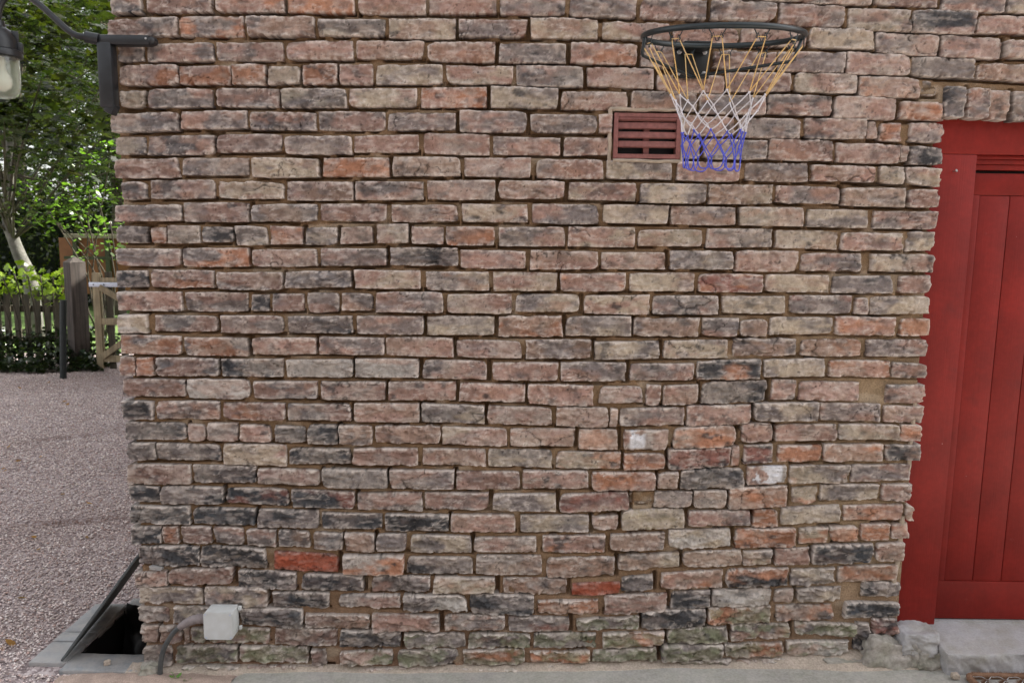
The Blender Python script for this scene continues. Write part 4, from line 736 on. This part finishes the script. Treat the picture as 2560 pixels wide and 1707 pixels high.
# ------------------------------------------------------------------ doormat
dm = empty('doormat', (1.9, -.34, .08), 'brown coir doormat with wire lattice lying below the doorstep', 'doormat')
mx0, mx1, my0, my1, mz = 1.548, 2.25, -.60, -.112, .094
r = np.random.RandomState(2)
def tufts(lines, dens, rad, ln, seed):
    r = np.random.RandomState(seed); Vv = []; n = 0
    for (a, b) in lines:
        L_ = math.dist(a, b); k = int(L_*dens)
        t = r.rand(k, 1); P_ = np.array(a)*(1-t)+np.array(b)*t; ph = r.rand(k)*6.283; rd = rad*np.sqrt(r.rand(k))
        d = np.array(b)-np.array(a); d = d/np.linalg.norm(d); sd_ = np.array([-d[1], d[0], 0]); D = sd_*(np.cos(ph))[:, None]+np.array([0, 0, 1])*np.abs(np.sin(ph))[:, None]+(r.rand(k, 3)-.5)*.7
        p0 = P_+D*rad*.2; p1 = P_+D*(rad*.8+ln*r.rand(k, 1)); w = np.cross(D, r.rand(k, 3)-.5); w = w/np.linalg.norm(w, axis=1)[:, None]*.0009
        Vv.append(np.stack([p0-w, p0+w, p1], 1).reshape(-1, 3)); n += k
    V = np.concatenate(Vv); return V, np.arange(len(V)).reshape(-1, 3)
z = mz-.006
edge = [((mx0+.02, my1, z), (mx1-.02, my1, z)), ((mx0, my1-.02, z), (mx0, my0+.02, z)), ((mx1, my1-.02, z), (mx1, my0+.02, z)), ((mx0+.02, my0, z), (mx1-.02, my0, z)), ((mx0, my1-.02, z), (mx0+.02, my1, z)), ((mx1, my1-.02, z), (mx1-.02, my1, z))]
q = MB(); q.tube([(mx0+.02, my1, z), (mx0+.006, my1-.006, z), (mx0, my1-.02, z), (mx0, my0, z), (mx1, my0, z), (mx1, my1-.02, z), (mx1-.02, my1, z)], .011, 8, closed=True)
q.build('border', M['coir'], dm, smooth=True)
a = tufts(edge, 5200, .012, .007, 1); mesh_np('border_bristle', a[0], a[1], M['coir'], dm, smooth=False)
ln_ = []; yy = my1-.035; rowi = 0
while yy > my0+.02:
    xx = mx0+.04+(.03 if rowi % 2 else 0)
    while xx < mx1-.03:
        ln_.append(((xx-.013, yy-.012, z-.002), (xx+.013, yy+.008, z-.002))); xx += .06
    yy -= .026; rowi += 1
a = tufts(ln_, 7000, .011, .006, 3); mesh_np('bristle_tufts', a[0], a[1], M['coir'], dm, smooth=False)
q = MB(); rowi = 0; yy = my1-.022
while yy > my0+.01:
    pts = [(mx0+.008+t*.006, yy+.009*math.sin(t*.006*math.pi*2/.06+(math.pi if rowi % 2 else 0)), z+.006+.003*math.cos(t*.006*math.pi*4/.06)) for t in range(int((mx1-mx0-.016)/.006))]
    q.tube(pts, .0011, 5); yy -= .026; rowi += 1
q.build('wire_lattice', M['steel'], dm, smooth=True)

# ------------------------------------------------------------------ basketball hoop
hp = empty('basketball_hoop', (.554, 0, 2.08), 'black basketball hoop with yellow, white and blue net bolted to the brick wall', 'basketball hoop')
RC = Vector((.570, -.320, 2.090)); RR = .2165; TILT = math.radians(6)
def rp(an, r=RR, dz=0):
    y = math.sin(an)*r; return Vector((RC.x+math.cos(an)*r, RC.y+y*math.cos(TILT), RC.z+y*math.sin(TILT)+dz))
q = MB(); q.tube([rp(2*math.pi*k/72) for k in range(72)], .0080, 14, closed=True); q.build('rim', M['black'], hp, smooth=True)
q = MB(); q.span((.497, -.018, 2.033), (.609, -.012, 2.128), .002); q.box((.497+.056, -.028, 2.124), (.112, .030, .005), None, .001)
q.box((.497+.056, -.058, 2.1195), (.085, .09, .006), (math.radians(-7), 0, 0), .001)
pl = q.build('mounting_plate', M['plate'], hp, auto=35)
for (x, z) in ((.512, 2.112), (.592, 2.112), (.512, 2.048), (.592, 2.048)):
    q = MB(); q.lathe([(.0075, 0), (.0075, .004), (.006, .005), (0.0001, .005)], (x, -.018, z), 6, axis='Y'); q.lathe([(.0045, .005), (.0045, .011), (.0001, .0115)], (x, -.018, z), 10, axis='Y'); q.build('bolt', M['steel'], pl, auto=30)
def bend(pts, rad=.012, n=6):
    pts = [Vector(p) for p in pts]; out = [pts[0]]
    for i in range(1, len(pts)-1):
        a = (pts[i-1]-pts[i]).normalized()*rad; b = (pts[i+1]-pts[i]).normalized()*rad
        for k in range(n+1):
            t = k/n; out.append(pts[i]+a*(1-t)**2+b*t**2)
    return out+[pts[-1]]
br_ = bend([rp(math.radians(183)), (.352, -.305, 2.040), (.553, -.028, 2.036), (.765, -.335, 2.024), rp(math.radians(-5))], .012)
q = MB(); q.tube(br_, .0046, 10); q.build('brace_rod', M['black'], hp, smooth=True)
ND = 12; A = [2*math.pi*(k+.43)/ND for k in range(ND)]
hookp = []
for k in range(ND):
    an = A[k]; t = Vector((-math.sin(an), math.cos(an)*math.cos(TILT), math.cos(an)*math.sin(TILT))); c = rp(an, RR-.002, -.006); dn = Vector((0, 0, -1))
    w = [c-t*.021+dn*.002, c-t*.014+dn*.014, c-t*.011+dn*.021, c-t*.0135+dn*.024, c-t*.0155+dn*.020, c-t*.010+dn*.010, c-t*.006+dn*.022, c-t*.002+dn*.031, c+t*.002+dn*.031, c+t*.006+dn*.022, c+t*.010+dn*.010, c+t*.0155+dn*.020, c+t*.0135+dn*.024, c+t*.011+dn*.021, c+t*.014+dn*.014, c+t*.021+dn*.002]
    q = MB(); q.tube(w, .0014, 6); q.build('net_hook', M['black'], hp, smooth=True); hookp.append((c-t*.0115+dn*.020, c+t*.0115+dn*.020))
# net: rings of knots, each turned half a step, hanging slightly towards the wall
def kn(row, k):
    rad, z, jx = ((.127, 1.930, 0), (.112, 1.893, .5), (.096, 1.858, 0), (.088, 1.831, .5), (.083, 1.797, 0), (.080, 1.763, .5))[row]
    r_ = random.Random(row*31+(k % ND)*7); an = 2*math.pi*(k+.93+jx)/ND
    return Vector((.563-.002*row+math.cos(an)*rad*(1+r_.uniform(-.08, .08)), -.318+math.sin(an)*rad, z+r_.uniform(-.006, .006)+math.sin(an)*.004))
def cord(q, a, b, r=.0014, sag=0, n=5):
    a, b = Vector(a), Vector(b); q.tube([a.lerp(b, i/n)+Vector((0, 0, -sag*math.sin(math.pi*i/n))) for i in range(n+1)], r, 6)
qy = MB()
for k in range(ND):
    l, r_ = hookp[k]; cord(qy, l, r_)
    cord(qy, r_, kn(0, k)); cord(qy, l, kn(0, k-1))
    qy.bm
net = qy.build('net', M['yellow'], hp, smooth=True)
qw = MB(); qb = MB()
for row in range(5):
    for k in range(ND):
        j = (k, k-1) if row % 2 == 0 else (k, k+1)
        for kk in j: cord(qw if row < 3 else qb, kn(row, k), kn(row+1, kk), .0016, .0012*((k*7+kk*3+row) % 5)/2)
        (qw if row < 3 else qb).lathe([(.0001, -.004), (.0029, -.002), (.0033, 0), (.0029, .002), (.0001, .004)], kn(row, k), 8)
for k in range(ND):
    a, b = kn(5, k), kn(5, k+1); r_ = random.Random(k); dz = .034+r_.uniform(-.004, .004)
    pts = []
    for i in range(15):
        t = i/14; p = a.lerp(b, .5-.5*math.cos(math.pi*t)); p.z = min(a.z, b.z)*0+a.z*(1-t)+b.z*t-dz*(1-abs(2*t-1)**2.6); pts.append(p)
    qb.tube(pts, .0018, 6); qb.lathe([(.0001, -.004), (.0031, -.002), (.0035, 0), (.0031, .002), (.0001, .004)], a, 8)
qw.build('white_net_cord', M['white'], net, smooth=True); qb.build('blue_net_cord', M['blue'], net, smooth=True)

# ------------------------------------------------------------------ wall lamp on the corner bracket
lp = empty('wall_lamp', (-1.30, -.03, 2.0), 'dark iron swan neck lamp with glass jar, hung from a bracket on the house corner', 'lamp')
q = MB()
q.span((-1.300, -.046, 2.106), (-1.140, -.004, 2.136), .006)
q.box((-1.138, -.025, 2.121), (.028, .040, .026), None, .012, 4)
q.box((-1.282, -.026, 2.015), (.046, .044, .20), None, .007)
q.box((-1.2765, -.024, 1.915), (.030, .040, .035), (0, .5, 0), .006)
bk = q.build('corner_bracket', M['lampmetal'], lp, auto=40)
for v in bk.data.vertices: pass
q = MB(); q.tube([(-1.300, -.035, 2.122), (-1.338, -.042, 2.1275)], .0175, 16); q.build('collar', M['lampmetal'], lp, smooth=False, auto=40)
q = MB(); q.lathe([(.0032, 0), (.0032, .002), (.0001, .0022)], (-1.149, -.046, 2.1245), 12, axis='Y'); q.build('bolt', M['steel'], lp, auto=40)
arm = [(-1.330, -.042, 2.1275), (-1.345, -.045, 2.128), (-1.363, -.048, 2.131), (-1.385, -.05, 2.143), (-1.422, -.05, 2.176), (-1.457, -.05, 2.208), (-1.486, -.05, 2.231), (-1.513, -.05, 2.247), (-1.54, -.05, 2.250), (-1.572, -.05, 2.238), (-1.594, -.05, 2.209), (-1.603, -.05, 2.160)]
def smooth_path(p, n=6):
    p = [Vector(q_) for q_ in p]; out = []
    for i in range(len(p)-1):
        a, b, c, d = p[max(i-1, 0)], p[i], p[i+1], p[min(i+2, len(p)-1)]
        for k in range(n):
            t = k/n; out.append(.5*((2*b)+(-a+c)*t+(2*a-5*b+4*c-d)*t*t+(-a+3*b-3*c+d)*t**3))
    return out+[p[-1]]
q = MB(); q.tube(smooth_path(arm), .0095, 16); q.build('swan_neck', M['lampmetal'], lp, smooth=True)
lc = (-1.604, -.05, 0)
q = MB(); q.lathe([(.0001, 2.170), (.019, 2.170), (.021, 2.160), (.022, 2.152), (.034, 2.144), (.046, 2.128), (.051, 2.108), (.052, 2.086), (.062, 2.081), (.064, 2.074), (.063, 2.063), (.057, 2.060), (.050, 2.060)], lc, 40)
for k in range(3):
    a = 2.1*k+.35; q.box((lc[0]+.056*math.cos(a), lc[1]+.056*math.sin(a), 2.092), (.018, .014, .036), (0, 0, a), .004)
    q.box((lc[0]+.040*math.cos(a), lc[1]+.040*math.sin(a), 2.126), (.030, .006, .036), (0, 0, a), .002)
q.build('lamp_cap', M['lampmetal'], lp, auto=35)
pr = [(.0525, 2.062), (.053, 2.02), (.0525, 1.985), (.050, 1.966), (.045, 1.950), (.034, 1.941), (.018, 1.937), (.0001, 1.936)]
q = MB(); q.lathe(pr+[(.0001, 1.939)]+[(r-.003, z+.002) for r, z in pr[::-1][1:]], lc, 48); q.build('glass_jar', M['glass'], lp, smooth=True)
q = MB(); q.lathe([(.014, 2.062), (.014, 2.03), (.013, 2.028), (.018, 2.018), (.029, 1.995), (.030, 1.982), (.024, 1.968), (.012, 1.960), (.0001, 1.958)], lc, 28); q.build('bulb', M['bulb'], lp, smooth=True)

# ------------------------------------------------------------------ junction box and cable
jb = empty('junction_box', (-.986, 0, .157), 'pale grey plastic junction box low on the brick wall near the corner', 'junction box')
q = MB(); q.span((-1.033, -.058, .159), (-.939, -.002, .252), .003); q.box((-.931, -.012, .243), (.012, .012, .014), None, .002); q.box((-.931, -.012, .172), (.010, .012, .012), None, .002); q.build('body', M['box'], jb, auto=40)
q = MB()
c_ = .006; pol = [(-1.035+c_, .1575), (-.937-c_, .1575), (-.937, .1575+c_), (-.937, .254-c_), (-.937-c_, .254), (-1.035+c_, .254), (-1.035, .254-c_), (-1.035, .1575+c_)]
q.prism(pol, -.0725, -.0590); lid = q.build('lid', M['box'], jb, auto=30)
for (x, z) in ((-1.028, .247), (-.944, .247), (-1.028, .1645), (-.944, .1645)):
    q = MB(); q.lathe([(.0034, 0), (.0034, .0008), (.0026, .0012), (.0024, .0004), (.0001, .0004)], (x, -.0725, z), 14, axis='Y'); q.build('screw', M['zinc'], lid, auto=40)
cb = empty('cable', (-1.207, -.04, 0), 'dark grey cable rising from the sand into the left side of the grey box', 'cable')
q = MB(); q.tube(smooth_path([(-1.118, -.04, .196), (-1.133, -.04, .183), (-1.152, -.040, .164), (-1.167, -.041, .143), (-1.189, -.042, .102), (-1.201, -.044, .048), (-1.206, -.046, -.012)]), .0085, 14); q.build('hose', M['hose'], cb, smooth=True)
sp_ = smooth_path([(-1.034, -.038, .2125), (-1.055, -.038, .2155), (-1.082, -.039, .211), (-1.105, -.04, .2005), (-1.122, -.04, .190), (-1.131, -.04, .182)])
q = MB(); q.tube(sp_, [.016-.0055*max(0, (i/(len(sp_)-1)-.45)/.55)+.0012*math.sin(i*2.3) for i in range(len(sp_))], 14); q.build('sleeve', M['tape'], cb, smooth=True)
# ------------------------------------------------------------------ fence, gate, posts
DG = 1.0
pf = empty('picket_fence', (-6.5, 6.1, 0), 'old weathered picket fence behind ivy at the end of the drive', 'fence')
def picket(x, y, w, h, rz, seed):
    r = random.Random(seed); q = MB(); q.box((x, y, h/2), (w, .02, h), (r.uniform(-.02, .02), r.uniform(-.025, .025), rz), .002)
    return q
k = 0; x = -5.045
while x > -9.2:
    y = 6.16-(x+5.149)*-.08; r = random.Random(k)
    picket(x, 6.155+(x+5.1)*.03, .066, .80+r.uniform(-.03, .03), 0, k).build('picket', M['picket'], pf, auto=30); x -= .108; k += 1
for z in (.28, .62):
    q = MB(); q.span((-9.2, 6.17, z-.035), (-4.86, 6.21, z+.035), .003); q.build('rail', M['picket'], pf)
gp = MB(); gp.box((-4.73, 5.99, .575), (.165, .165, 1.15), (0, 0, math.radians(52)), .004)
po = empty('gate_post', (-4.73, 5.99, 0), 'thick square timber gate post with a pointed top between fence and gate', 'gate post')
gp.build('shaft', M['post'], po, auto=30)
q = MB(); bm = q.bm; c = Vector((-4.73, 5.99, 1.15)); Rz = Euler((0, 0, math.radians(52))).to_matrix()
b4 = [bm.verts.new(c+Rz @ Vector((sx*.083, sy*.083, 0))) for sx, sy in ((1, 1), (-1, 1), (-1, -1), (1, -1))]; t = bm.verts.new(c+Vector((0, 0, .065)))
for i in range(4): bm.faces.new((b4[i], b4[(i+1) % 4], t))
q.build('pointed_cap', M['post'], po)
q = MB(); q.tube([(-4.563, 5.35, 0), (-4.513, 5.35, .80)], .032, 14); tag(q.build('dark_pole', M['pole'], auto=40), 'short dark round pole standing in front of the gate post', 'pole')
gt = empty('garden_gate', (-3.9, 5.8, 0), 'pale new timber garden gate with diagonal braces and a metal strap hinge', 'gate')
gw = 1.15; gx0 = -4.44
def gbox(nm, a, b, m=None, bev=.003): q = MB(); q.span(a, b, bev); return q.build(nm, m or M['gate'], gt, auto=30)
gbox('stile', (gx0, 5.78, .03), (gx0+.075, 5.83, 1.05)); gbox('stile', (gx0+gw-.075, 5.78, .03), (gx0+gw, 5.83, 1.05))
for z in (.975-.045, .50, .10): gbox('rail', (gx0+.0755, 5.785, z), (gx0+gw-.0755, 5.825, z+.07))
gbox('strap_hinge', (gx0-.03, 5.770, .905), (gx0+.42, 5.7785, .953), M['zinc'], .001)
for x in (gx0+.02, gx0+.13, gx0+.3): q = MB(); q.lathe([(.008, 0), (.008, .004), (.0001, .006)], (x, 5.770, .929), 8, axis='Y'); q.build('hinge_bolt', M['black'], gt)
for (a, b) in (((gx0+.08, .905), (gx0+.62, .58)), ((gx0+.07, .16), (gx0+.55, .50))):
    L_ = math.hypot(b[0]-a[0], b[1]-a[1]); q = MB(); q.box(((a[0]+b[0])/2, 5.772, (a[1]+b[1])/2), (L_, .03, .06), (0, -math.atan2(b[1]-a[1], b[0]-a[0]), 0), .003); q.build('brace', M['gate'], gt)
for i in range(8):
    x = gx0+.11+i*.135; q = MB(); q.span((x, 5.832, .02), (x+.07, 5.852, 1.06+.02*math.sin(i)), .002); q.build('picket', M['picket'], gt)
p2 = MB(); p2.box((gx0+gw+.12, 5.85, .575), (.15, .15, 1.15), None, .004); tag(p2.build('gate_post', M['post'], auto=30), 'square timber gate post on the far side of the gate, hidden behind the house corner', 'gate post')
# raised orange boarding
sc = empty('board_screen', (-6.2, 9, 0), 'raised orange timber board screen with dark green posts beyond the fence', 'screen')
q = MB(); q.span((-6.60, 9.02, .55), (-4.9, 9.05, 1.36)); q.build('boards', M['panel'], sc)
for x in (-6.34, -5.875, -5.4): q = MB(); q.box((x, 8.985, .70), (.065, .06, 1.40), None, .004); q.build('post', M['green_post'], sc)
q = MB(); q.span((-6.50, 8.945, 1.055), (-4.9, 8.954+.0, 1.10), .002); q.build('rail', M['green_post'], sc)
q = MB(); q.span((-6.48, 8.94, 1.361), (-4.9, 9.06, 1.42), .003); q.build('cap', M['capwood'], sc)
# lawn beyond the fence
q = MB(); bm = q.bm; bm.faces.new([bm.verts.new(p) for p in ((-40, 6.35, .004), (30, 7.6, .004), (30, 40, .004), (-40, 40, .004))]); tag(q.build('lawn', M['grass']), kind='structure')

# unseen slope added behind the camera to block low sky light
nx, ny = 60, 16; Uu, Vv_ = np.meshgrid(np.linspace(-14, 16, nx), np.linspace(0, 1, ny))
Yy = -4.6-6*Vv_; Z = 5.6*ss(0, .8, Vv_)+.35*(fbm(Uu*.5, Yy*.5, 3)-.5)-.1
idx = np.arange(nx*ny).reshape(ny, nx); o = mesh_np('sky_blocker', np.stack([Uu, Yy, Z], -1).reshape(-1, 3), np.stack([idx[:-1, :-1], idx[1:, :-1], idx[1:, 1:], idx[:-1, 1:]], -1).reshape(-1, 4), M['soil']); tag(o, kind='structure')
# ------------------------------------------------------------------ leaves
MAPLE = [(0, -.5), (.12, -.28), (.42, -.34), (.30, -.08), (.50, .10), (.24, .12), (.22, .30), (.0, .55), (-.22, .30), (-.24, .12), (-.50, .10), (-.30, -.08), (-.42, -.34), (-.12, -.28)]
OVAL = [(0, -.5), (.26, -.15), (.24, .18), (0, .5), (-.24, .18), (-.26, -.15)]
def leaves(P_, size, base, seed, shape=OVAL, flat=.5, var=.35, tip=None):
    """P_: (n,3) centres; returns mesh arrays. flat: 0 random, 1 lying level"""
    r = np.random.RandomState(seed); n = len(P_); k = len(shape); sh = np.array(shape)
    N = r.randn(n, 3); N[:, 2] = np.abs(N[:, 2])+flat*2.5; N /= np.linalg.norm(N, axis=1)[:, None]
    T = np.cross(N, r.randn(n, 3)); T /= np.linalg.norm(T, axis=1)[:, None]; B_ = np.cross(N, T)
    s = (size*(.6+.7*r.rand(n)))[:, None, None]
    V = P_[:, None]+s*(sh[None, :, 0, None]*T[:, None]+sh[None, :, 1, None]*B_[:, None] - (np.abs(sh[None, :, 0, None])*.35+sh[None, :, 1, None]**2*.35)*N[:, None])
    c = np.array(base)[None]*(1+(r.rand(n, 1)-.5)*2*var)*np.array([1, 1, 1])+np.array((.02, .02, 0))*r.rand(n, 1)
    if tip is not None: m = r.rand(n) < .12; c[m] = np.array(tip)
    return V.reshape(-1, 3), np.repeat(c, k, 0), n, k
def foliage(name, parts, mt, parent=None):
    V = np.concatenate([p[0] for p in parts]); C_ = np.concatenate([p[1] for p in parts]); sizes = np.concatenate([np.full(p[2], p[3]) for p in parts])
    return mesh_np(name, V, None, mt, parent, C_, smooth=False, loops=np.arange(len(V)), sizes=sizes)
def clumps(r, centre, rad, nc, per, cr):
    """leaf clumps through a crown's volume with gaps between"""
    d = r.randn(nc, 3); d /= np.linalg.norm(d, axis=1)[:, None]; c = np.array(centre)+d*np.array(rad)*(r.rand(nc, 1)**.45)
    out = []
    for i in range(nc):
        k = int(per*(.5+r.rand())); out.append(c[i]+r.randn(k, 3)*np.array(cr)*(.6+.8*r.rand()))
    return np.concatenate(out), c
def tree(name, loc, h, r0, lean, crowns, leafsize, col, seed, label, cat, group=None, barkm='darkbark', shape=OVAL, bends=None, tip=None, flat=.5):
    r = np.random.RandomState(seed); t = empty(name, loc, label, cat, group); q = MB(); top = Vector((loc[0]+lean[0], loc[1]+lean[1], h))
    pts = [Vector(loc).lerp(top, i/10)+Vector((math.sin(i*.9+seed)*.05, math.cos(i*.7+seed)*.05, 0))*(i > 0) for i in range(11)]
    if bends: pts = [Vector(b) for b in bends]
    q.tube(smooth_path(pts, 3), [r0*(1.25-.75*i/((len(pts)-1)*3)) for i in range((len(pts)-1)*3+1)], 14); q.build('trunk', M[barkm], t, smooth=True)
    parts = []; q = MB(); cs = []
    for (c, rad, nc, per, cr) in crowns:
        P_, cc = clumps(r, c, rad, nc, per, cr); parts.append(leaves(P_, leafsize, col, seed, shape, tip=tip, flat=flat)); cs += list(cc[:min(nc, 9)])
    for c in cs:
        k = pts[int(len(pts)*.55)+r.randint(0, max(1, int(len(pts)*.4)))]; a = k; b = Vector(c); m = a.lerp(b, .5)+Vector(r.randn(3)*.12)
        q.tube(smooth_path([a, m, b], 3), [.018-.0022*i for i in range(7)], 6)
    q.build('branches', M['darkbark'], t, smooth=True)
    foliage('crown', parts, M['leaf'], t); return t
DG_ = (.007, .012, .005); MG = (.011, .023, .006); LG = (.016, .03, .008)
# maple overhanging the drive: big near leaves hanging into the top left of the view
tree('maple_tree', (-6.63, 8.0, 0), 4.8, .085, (0, 0), [((-4.6, 5.2, 3.15), (1.5, 1.7, 1.15), 120, 24, (.20, .20, .09)), ((-5.6, 7.2, 2.75), (1.6, 1.2, 1.3), 60, 20, (.2, .2, .12)), ((-6.4, 7.6, 4.6), (2.2, 2.2, 1.5), 50, 20, (.3, .3, .2))],
     .12, DG_, 3, 'maple tree with a pale grey bending trunk and large dark leaves over the fence', 'tree', 'trees beyond the fence', 'bark', MAPLE,
     bends=[(-6.40, 8, 0), (-6.42, 8, .5), (-6.44, 8, .85), (-6.54, 8, 1.1), (-6.62, 8, 1.35), (-6.68, 8, 1.6), (-6.62, 8, 2.2), (-6.5, 7.9, 3.0), (-6.5, 7.8, 4.6)], flat=1.0)
tree('leafy_tree', (-6.9, 11.2, 0), 6.0, .10, (.2, 0), [((-6.9, 10.8, 4.2), (2.3, 1.5, 2.0), 430, 38, (.22, .22, .18)), ((-6.4, 10.8, 2.5), (1.8, 1.0, 1.0), 120, 34, (.22, .22, .18))], .062, MG, 5, 'mid green leafy tree with small bright leaves directly behind the orange screen', 'tree', 'trees beyond the fence')
tree('leafy_tree', (-9.6, 13.0, 0), 6.5, .12, (.3, 0), [((-9.4, 12.6, 3.9), (2.6, 1.6, 2.6), 400, 36, (.25, .25, .22))], .07, MG, 6, 'broad leafy tree left of the orange screen, partly hidden by the maple', 'tree', 'trees beyond the fence')
tree('leafy_tree', (-3.6, 12.5, 0), 6.5, .12, (.3, 0), [((-4.0, 12.3, 4.0), (2.6, 1.6, 2.6), 230, 36, (.25, .25, .22))], .07, MG, 7, 'leafy tree beyond the gate, mostly hidden by the house corner', 'tree', 'trees beyond the fence')
tree('tall_tree', (-8.5, 18.0, 0), 9.0, .18, (.3, 0), [((-8.8, 18, 6.2), (4.6, 2.2, 4.2), 900, 50, (.4, .4, .35))], .12, LG, 8, 'tall pale green tree standing farthest behind the others', 'tree', 'trees beyond the fence')
# far woodland seen as one dark mass through the crowns
r = np.random.RandomState(77); n = 10500; P_ = np.stack([-34+44*r.rand(n), 23+4*r.rand(n), 10.5*r.rand(n)**.85], -1)
P_ = P_[P_[:, 2] < 7.5+3*fbm(P_[:, 0]*.4, P_[:, 0]*0, 3)]
o = foliage('woodland', [leaves(P_, .42, (.012, .022, .008), 14, MAPLE, flat=.1)], M['leaf']); tag(o, 'dark woodland closing the view behind the garden trees', 'woodland', kind='stuff')
# dark hedge that closes the view low down
r = np.random.RandomState(21); P_ = np.stack([-15+14*r.rand(26000), 11.6+1.4*r.rand(26000), 2.5*r.rand(26000)**.8], -1); P_[:, 2] *= .9+.2*fbm(P_[:, 0], P_[:, 0]*0, 2)
hd = empty('hedge', (-8, 12.3, 0), 'dense dark evergreen hedge behind the orange board screen', 'hedge'); foliage('hedge_leaves', [leaves(P_, .085, (.010, .020, .007), 4, OVAL, flat=.1)], M['leaf'], hd)
q = MB(); q.span((-15, 12.7, 0), (-1, 13.1, 2.0)); q.build('hedge_core', mat('hedge_core', (.006, .01, .004), rough=1), hd)
# sunlit sprays of the maple: hazel bush above the screen, sunlight put into its leaf colour
bu = empty('hazel_bush', (-5.3, 7.6, 0), 'green bush with sunlight painted into its sprays above the gate post', 'bush')
r = np.random.RandomState(31); parts = []; q = MB()
for (c, n) in (((-5.25, 7.0, 1.78), 90), ((-5.55, 7.1, 1.60), 60), ((-5.05, 7.0, 1.95), 60), ((-5.75, 7.3, 1.72), 50), ((-5.0, 7.2, 1.55), 30), ((-5.9, 7.3, 2.0), 60), ((-5.2, 7.3, 2.3), 60), ((-4.9, 7.3, 2.5), 60)):
    parts.append(leaves(np.array(c)+r.randn(n, 3)*np.array((.16, .16, .07)), .07, (.11, .20, .035), 5, OVAL, flat=.6)); q.tube(smooth_path([(-5.3, 7.6, 0), (-5.3+r.randn()*.1, 7.5, .9), c], 4), [.014-.0012*i for i in range(9)], 6)
q.build('stems', M['darkbark'], bu, smooth=True); foliage('leaves', parts, M['leaf'], bu)
# vine over the fence top, sunlight put into its yellow-green leaf colour
vi = empty('climbing_vine', (-5.2, 6.1, 0), 'vine with sunlight painted into its yellow green leaves, growing over the picket fence beside the post', 'vine')
n = 210; P_ = np.stack([-5.72+.9*r.rand(n), 6.03+.22*r.rand(n), .74+.36*r.rand(n)**1.2], -1); P_[:, 2] += .05*np.sin(P_[:, 0]*9)
n2 = 120; Q = np.stack([-5.0+.9*r.rand(n2), 6.35+.3*r.rand(n2), 1.15+.5*r.rand(n2)], -1)
foliage('vine_leaves', [leaves(P_, .08, (.12, .17, .02), 6, MAPLE, flat=.1), leaves(Q, .06, (.08, .15, .03), 7, OVAL, flat=.3)], M['leaf'], vi)
q = MB()
for i in range(7): q.tube(smooth_path([(-5.6+i*.12, 6.12, 0), (-5.55+i*.1, 6.1, .5), (-5.7+i*.14, 6.05, 1.0)], 4), [.007]*9, 6)
for i in range(3): q.tube(smooth_path([(-4.7+i*.2, 6.6, 0), (-4.7+i*.2, 6.5, .8), (-4.8+i*.25, 6.45, 1.6)], 4), [.007]*9, 6)
q.build('vine_stems', M['darkbark'], vi, smooth=True)
# ivy along the foot of the fence
n = 9000; x = -9+5.1*r.rand(n); dpt = r.rand(n); y = 6.25-.75*dpt*(.6+.5*fbm(x*3, x*0, 2)); hgt = (.30+.25*fbm(x*2.3, x*0+4, 3))*(1-dpt)**.8+.03
k = (x < -4.35); x, y, hgt = x[k], y[k], hgt[k]; P_ = np.stack([x, y, hgt*(.3+.7*r.rand(len(x)))], -1)
o = foliage('ivy', [leaves(P_, .055, (.010, .022, .010), 8, MAPLE, flat=.3)], M['ivy']); tag(o, 'dark ivy ground cover along the foot of the fence', 'ivy', kind='stuff')
# sunlit twig sprig close to the wall corner
sg = empty('shrub', (-2.9, 3.6, 0), 'slender shrub with pale sunlit sprigs showing beside the wall corner', 'shrub')
parts = []; q = MB()
for (c, n, s_) in (((-2.88, 3.45, 1.46), 13, .05), ((-2.80, 3.45, 1.52), 10, .045), ((-2.95, 3.45, 1.39), 9, .045), ((-3.0, 3.5, 1.75), 12, .05), ((-2.85, 3.6, 1.85), 14, .05)):
    parts.append(leaves(np.array(c)+r.randn(n, 3)*np.array((s_, s_, .03)), .055, (.15, .24, .06), int(c[2]*100), OVAL, flat=.7)); q.tube(smooth_path([(-2.45, 3.9, 0), (-2.5, 3.7, 1.0), c], 4), [.006-.0005*i for i in range(9)], 5)
q.build('stems', M['darkbark'], sg, smooth=True); foliage('leaves', parts, M['leaf'], sg)
# dead leaves scattered on the gravel
n = 46; y = .1+5.2*r.rand(n); x = -1.5-.5*y-.9*r.rand(n)*(1+.2*y); P_ = np.stack([x, y, np.full(n, .014)], -1)
o = foliage('dead_leaves', [leaves(P_, .04, (.26, .13, .05), 12, OVAL, flat=1.5, var=.5)], M['leaf']); tag(o, 'small brown dead leaves scattered over the gravel', 'leaves', kind='stuff')
# weeds at the wall foot
wd_ = empty('weed', (-1.12, -.07, 0), 'small green weed sprouting from the sand beside the cable', 'weed')
P_ = np.array([(-1.155, -.065, .018), (-1.148, -.075, .024), (-1.138, -.06, .016), (-1.128, -.07, .026), (-1.10, -.085, .018), (-1.088, -.08, .014), (-1.145, -.085, .012), (-1.16, -.055, .028)])
foliage('leaves', [leaves(P_, .022, (.10, .22, .05), 3, OVAL, flat=.8, var=.2)], M['leaf'], wd_)
q = MB()
for p in P_: q.tube([(-1.13, -.07, 0), tuple(p)], .0008, 5)
q.build('stems', M['leaf'], wd_)
me = wd_.children[-1].data; at = me.attributes.new('Col', 'FLOAT_COLOR', 'POINT'); at.data.foreach_set('color', np.tile(np.array([.1, .2, .05, 1], dtype=np.float32), len(me.vertices)))
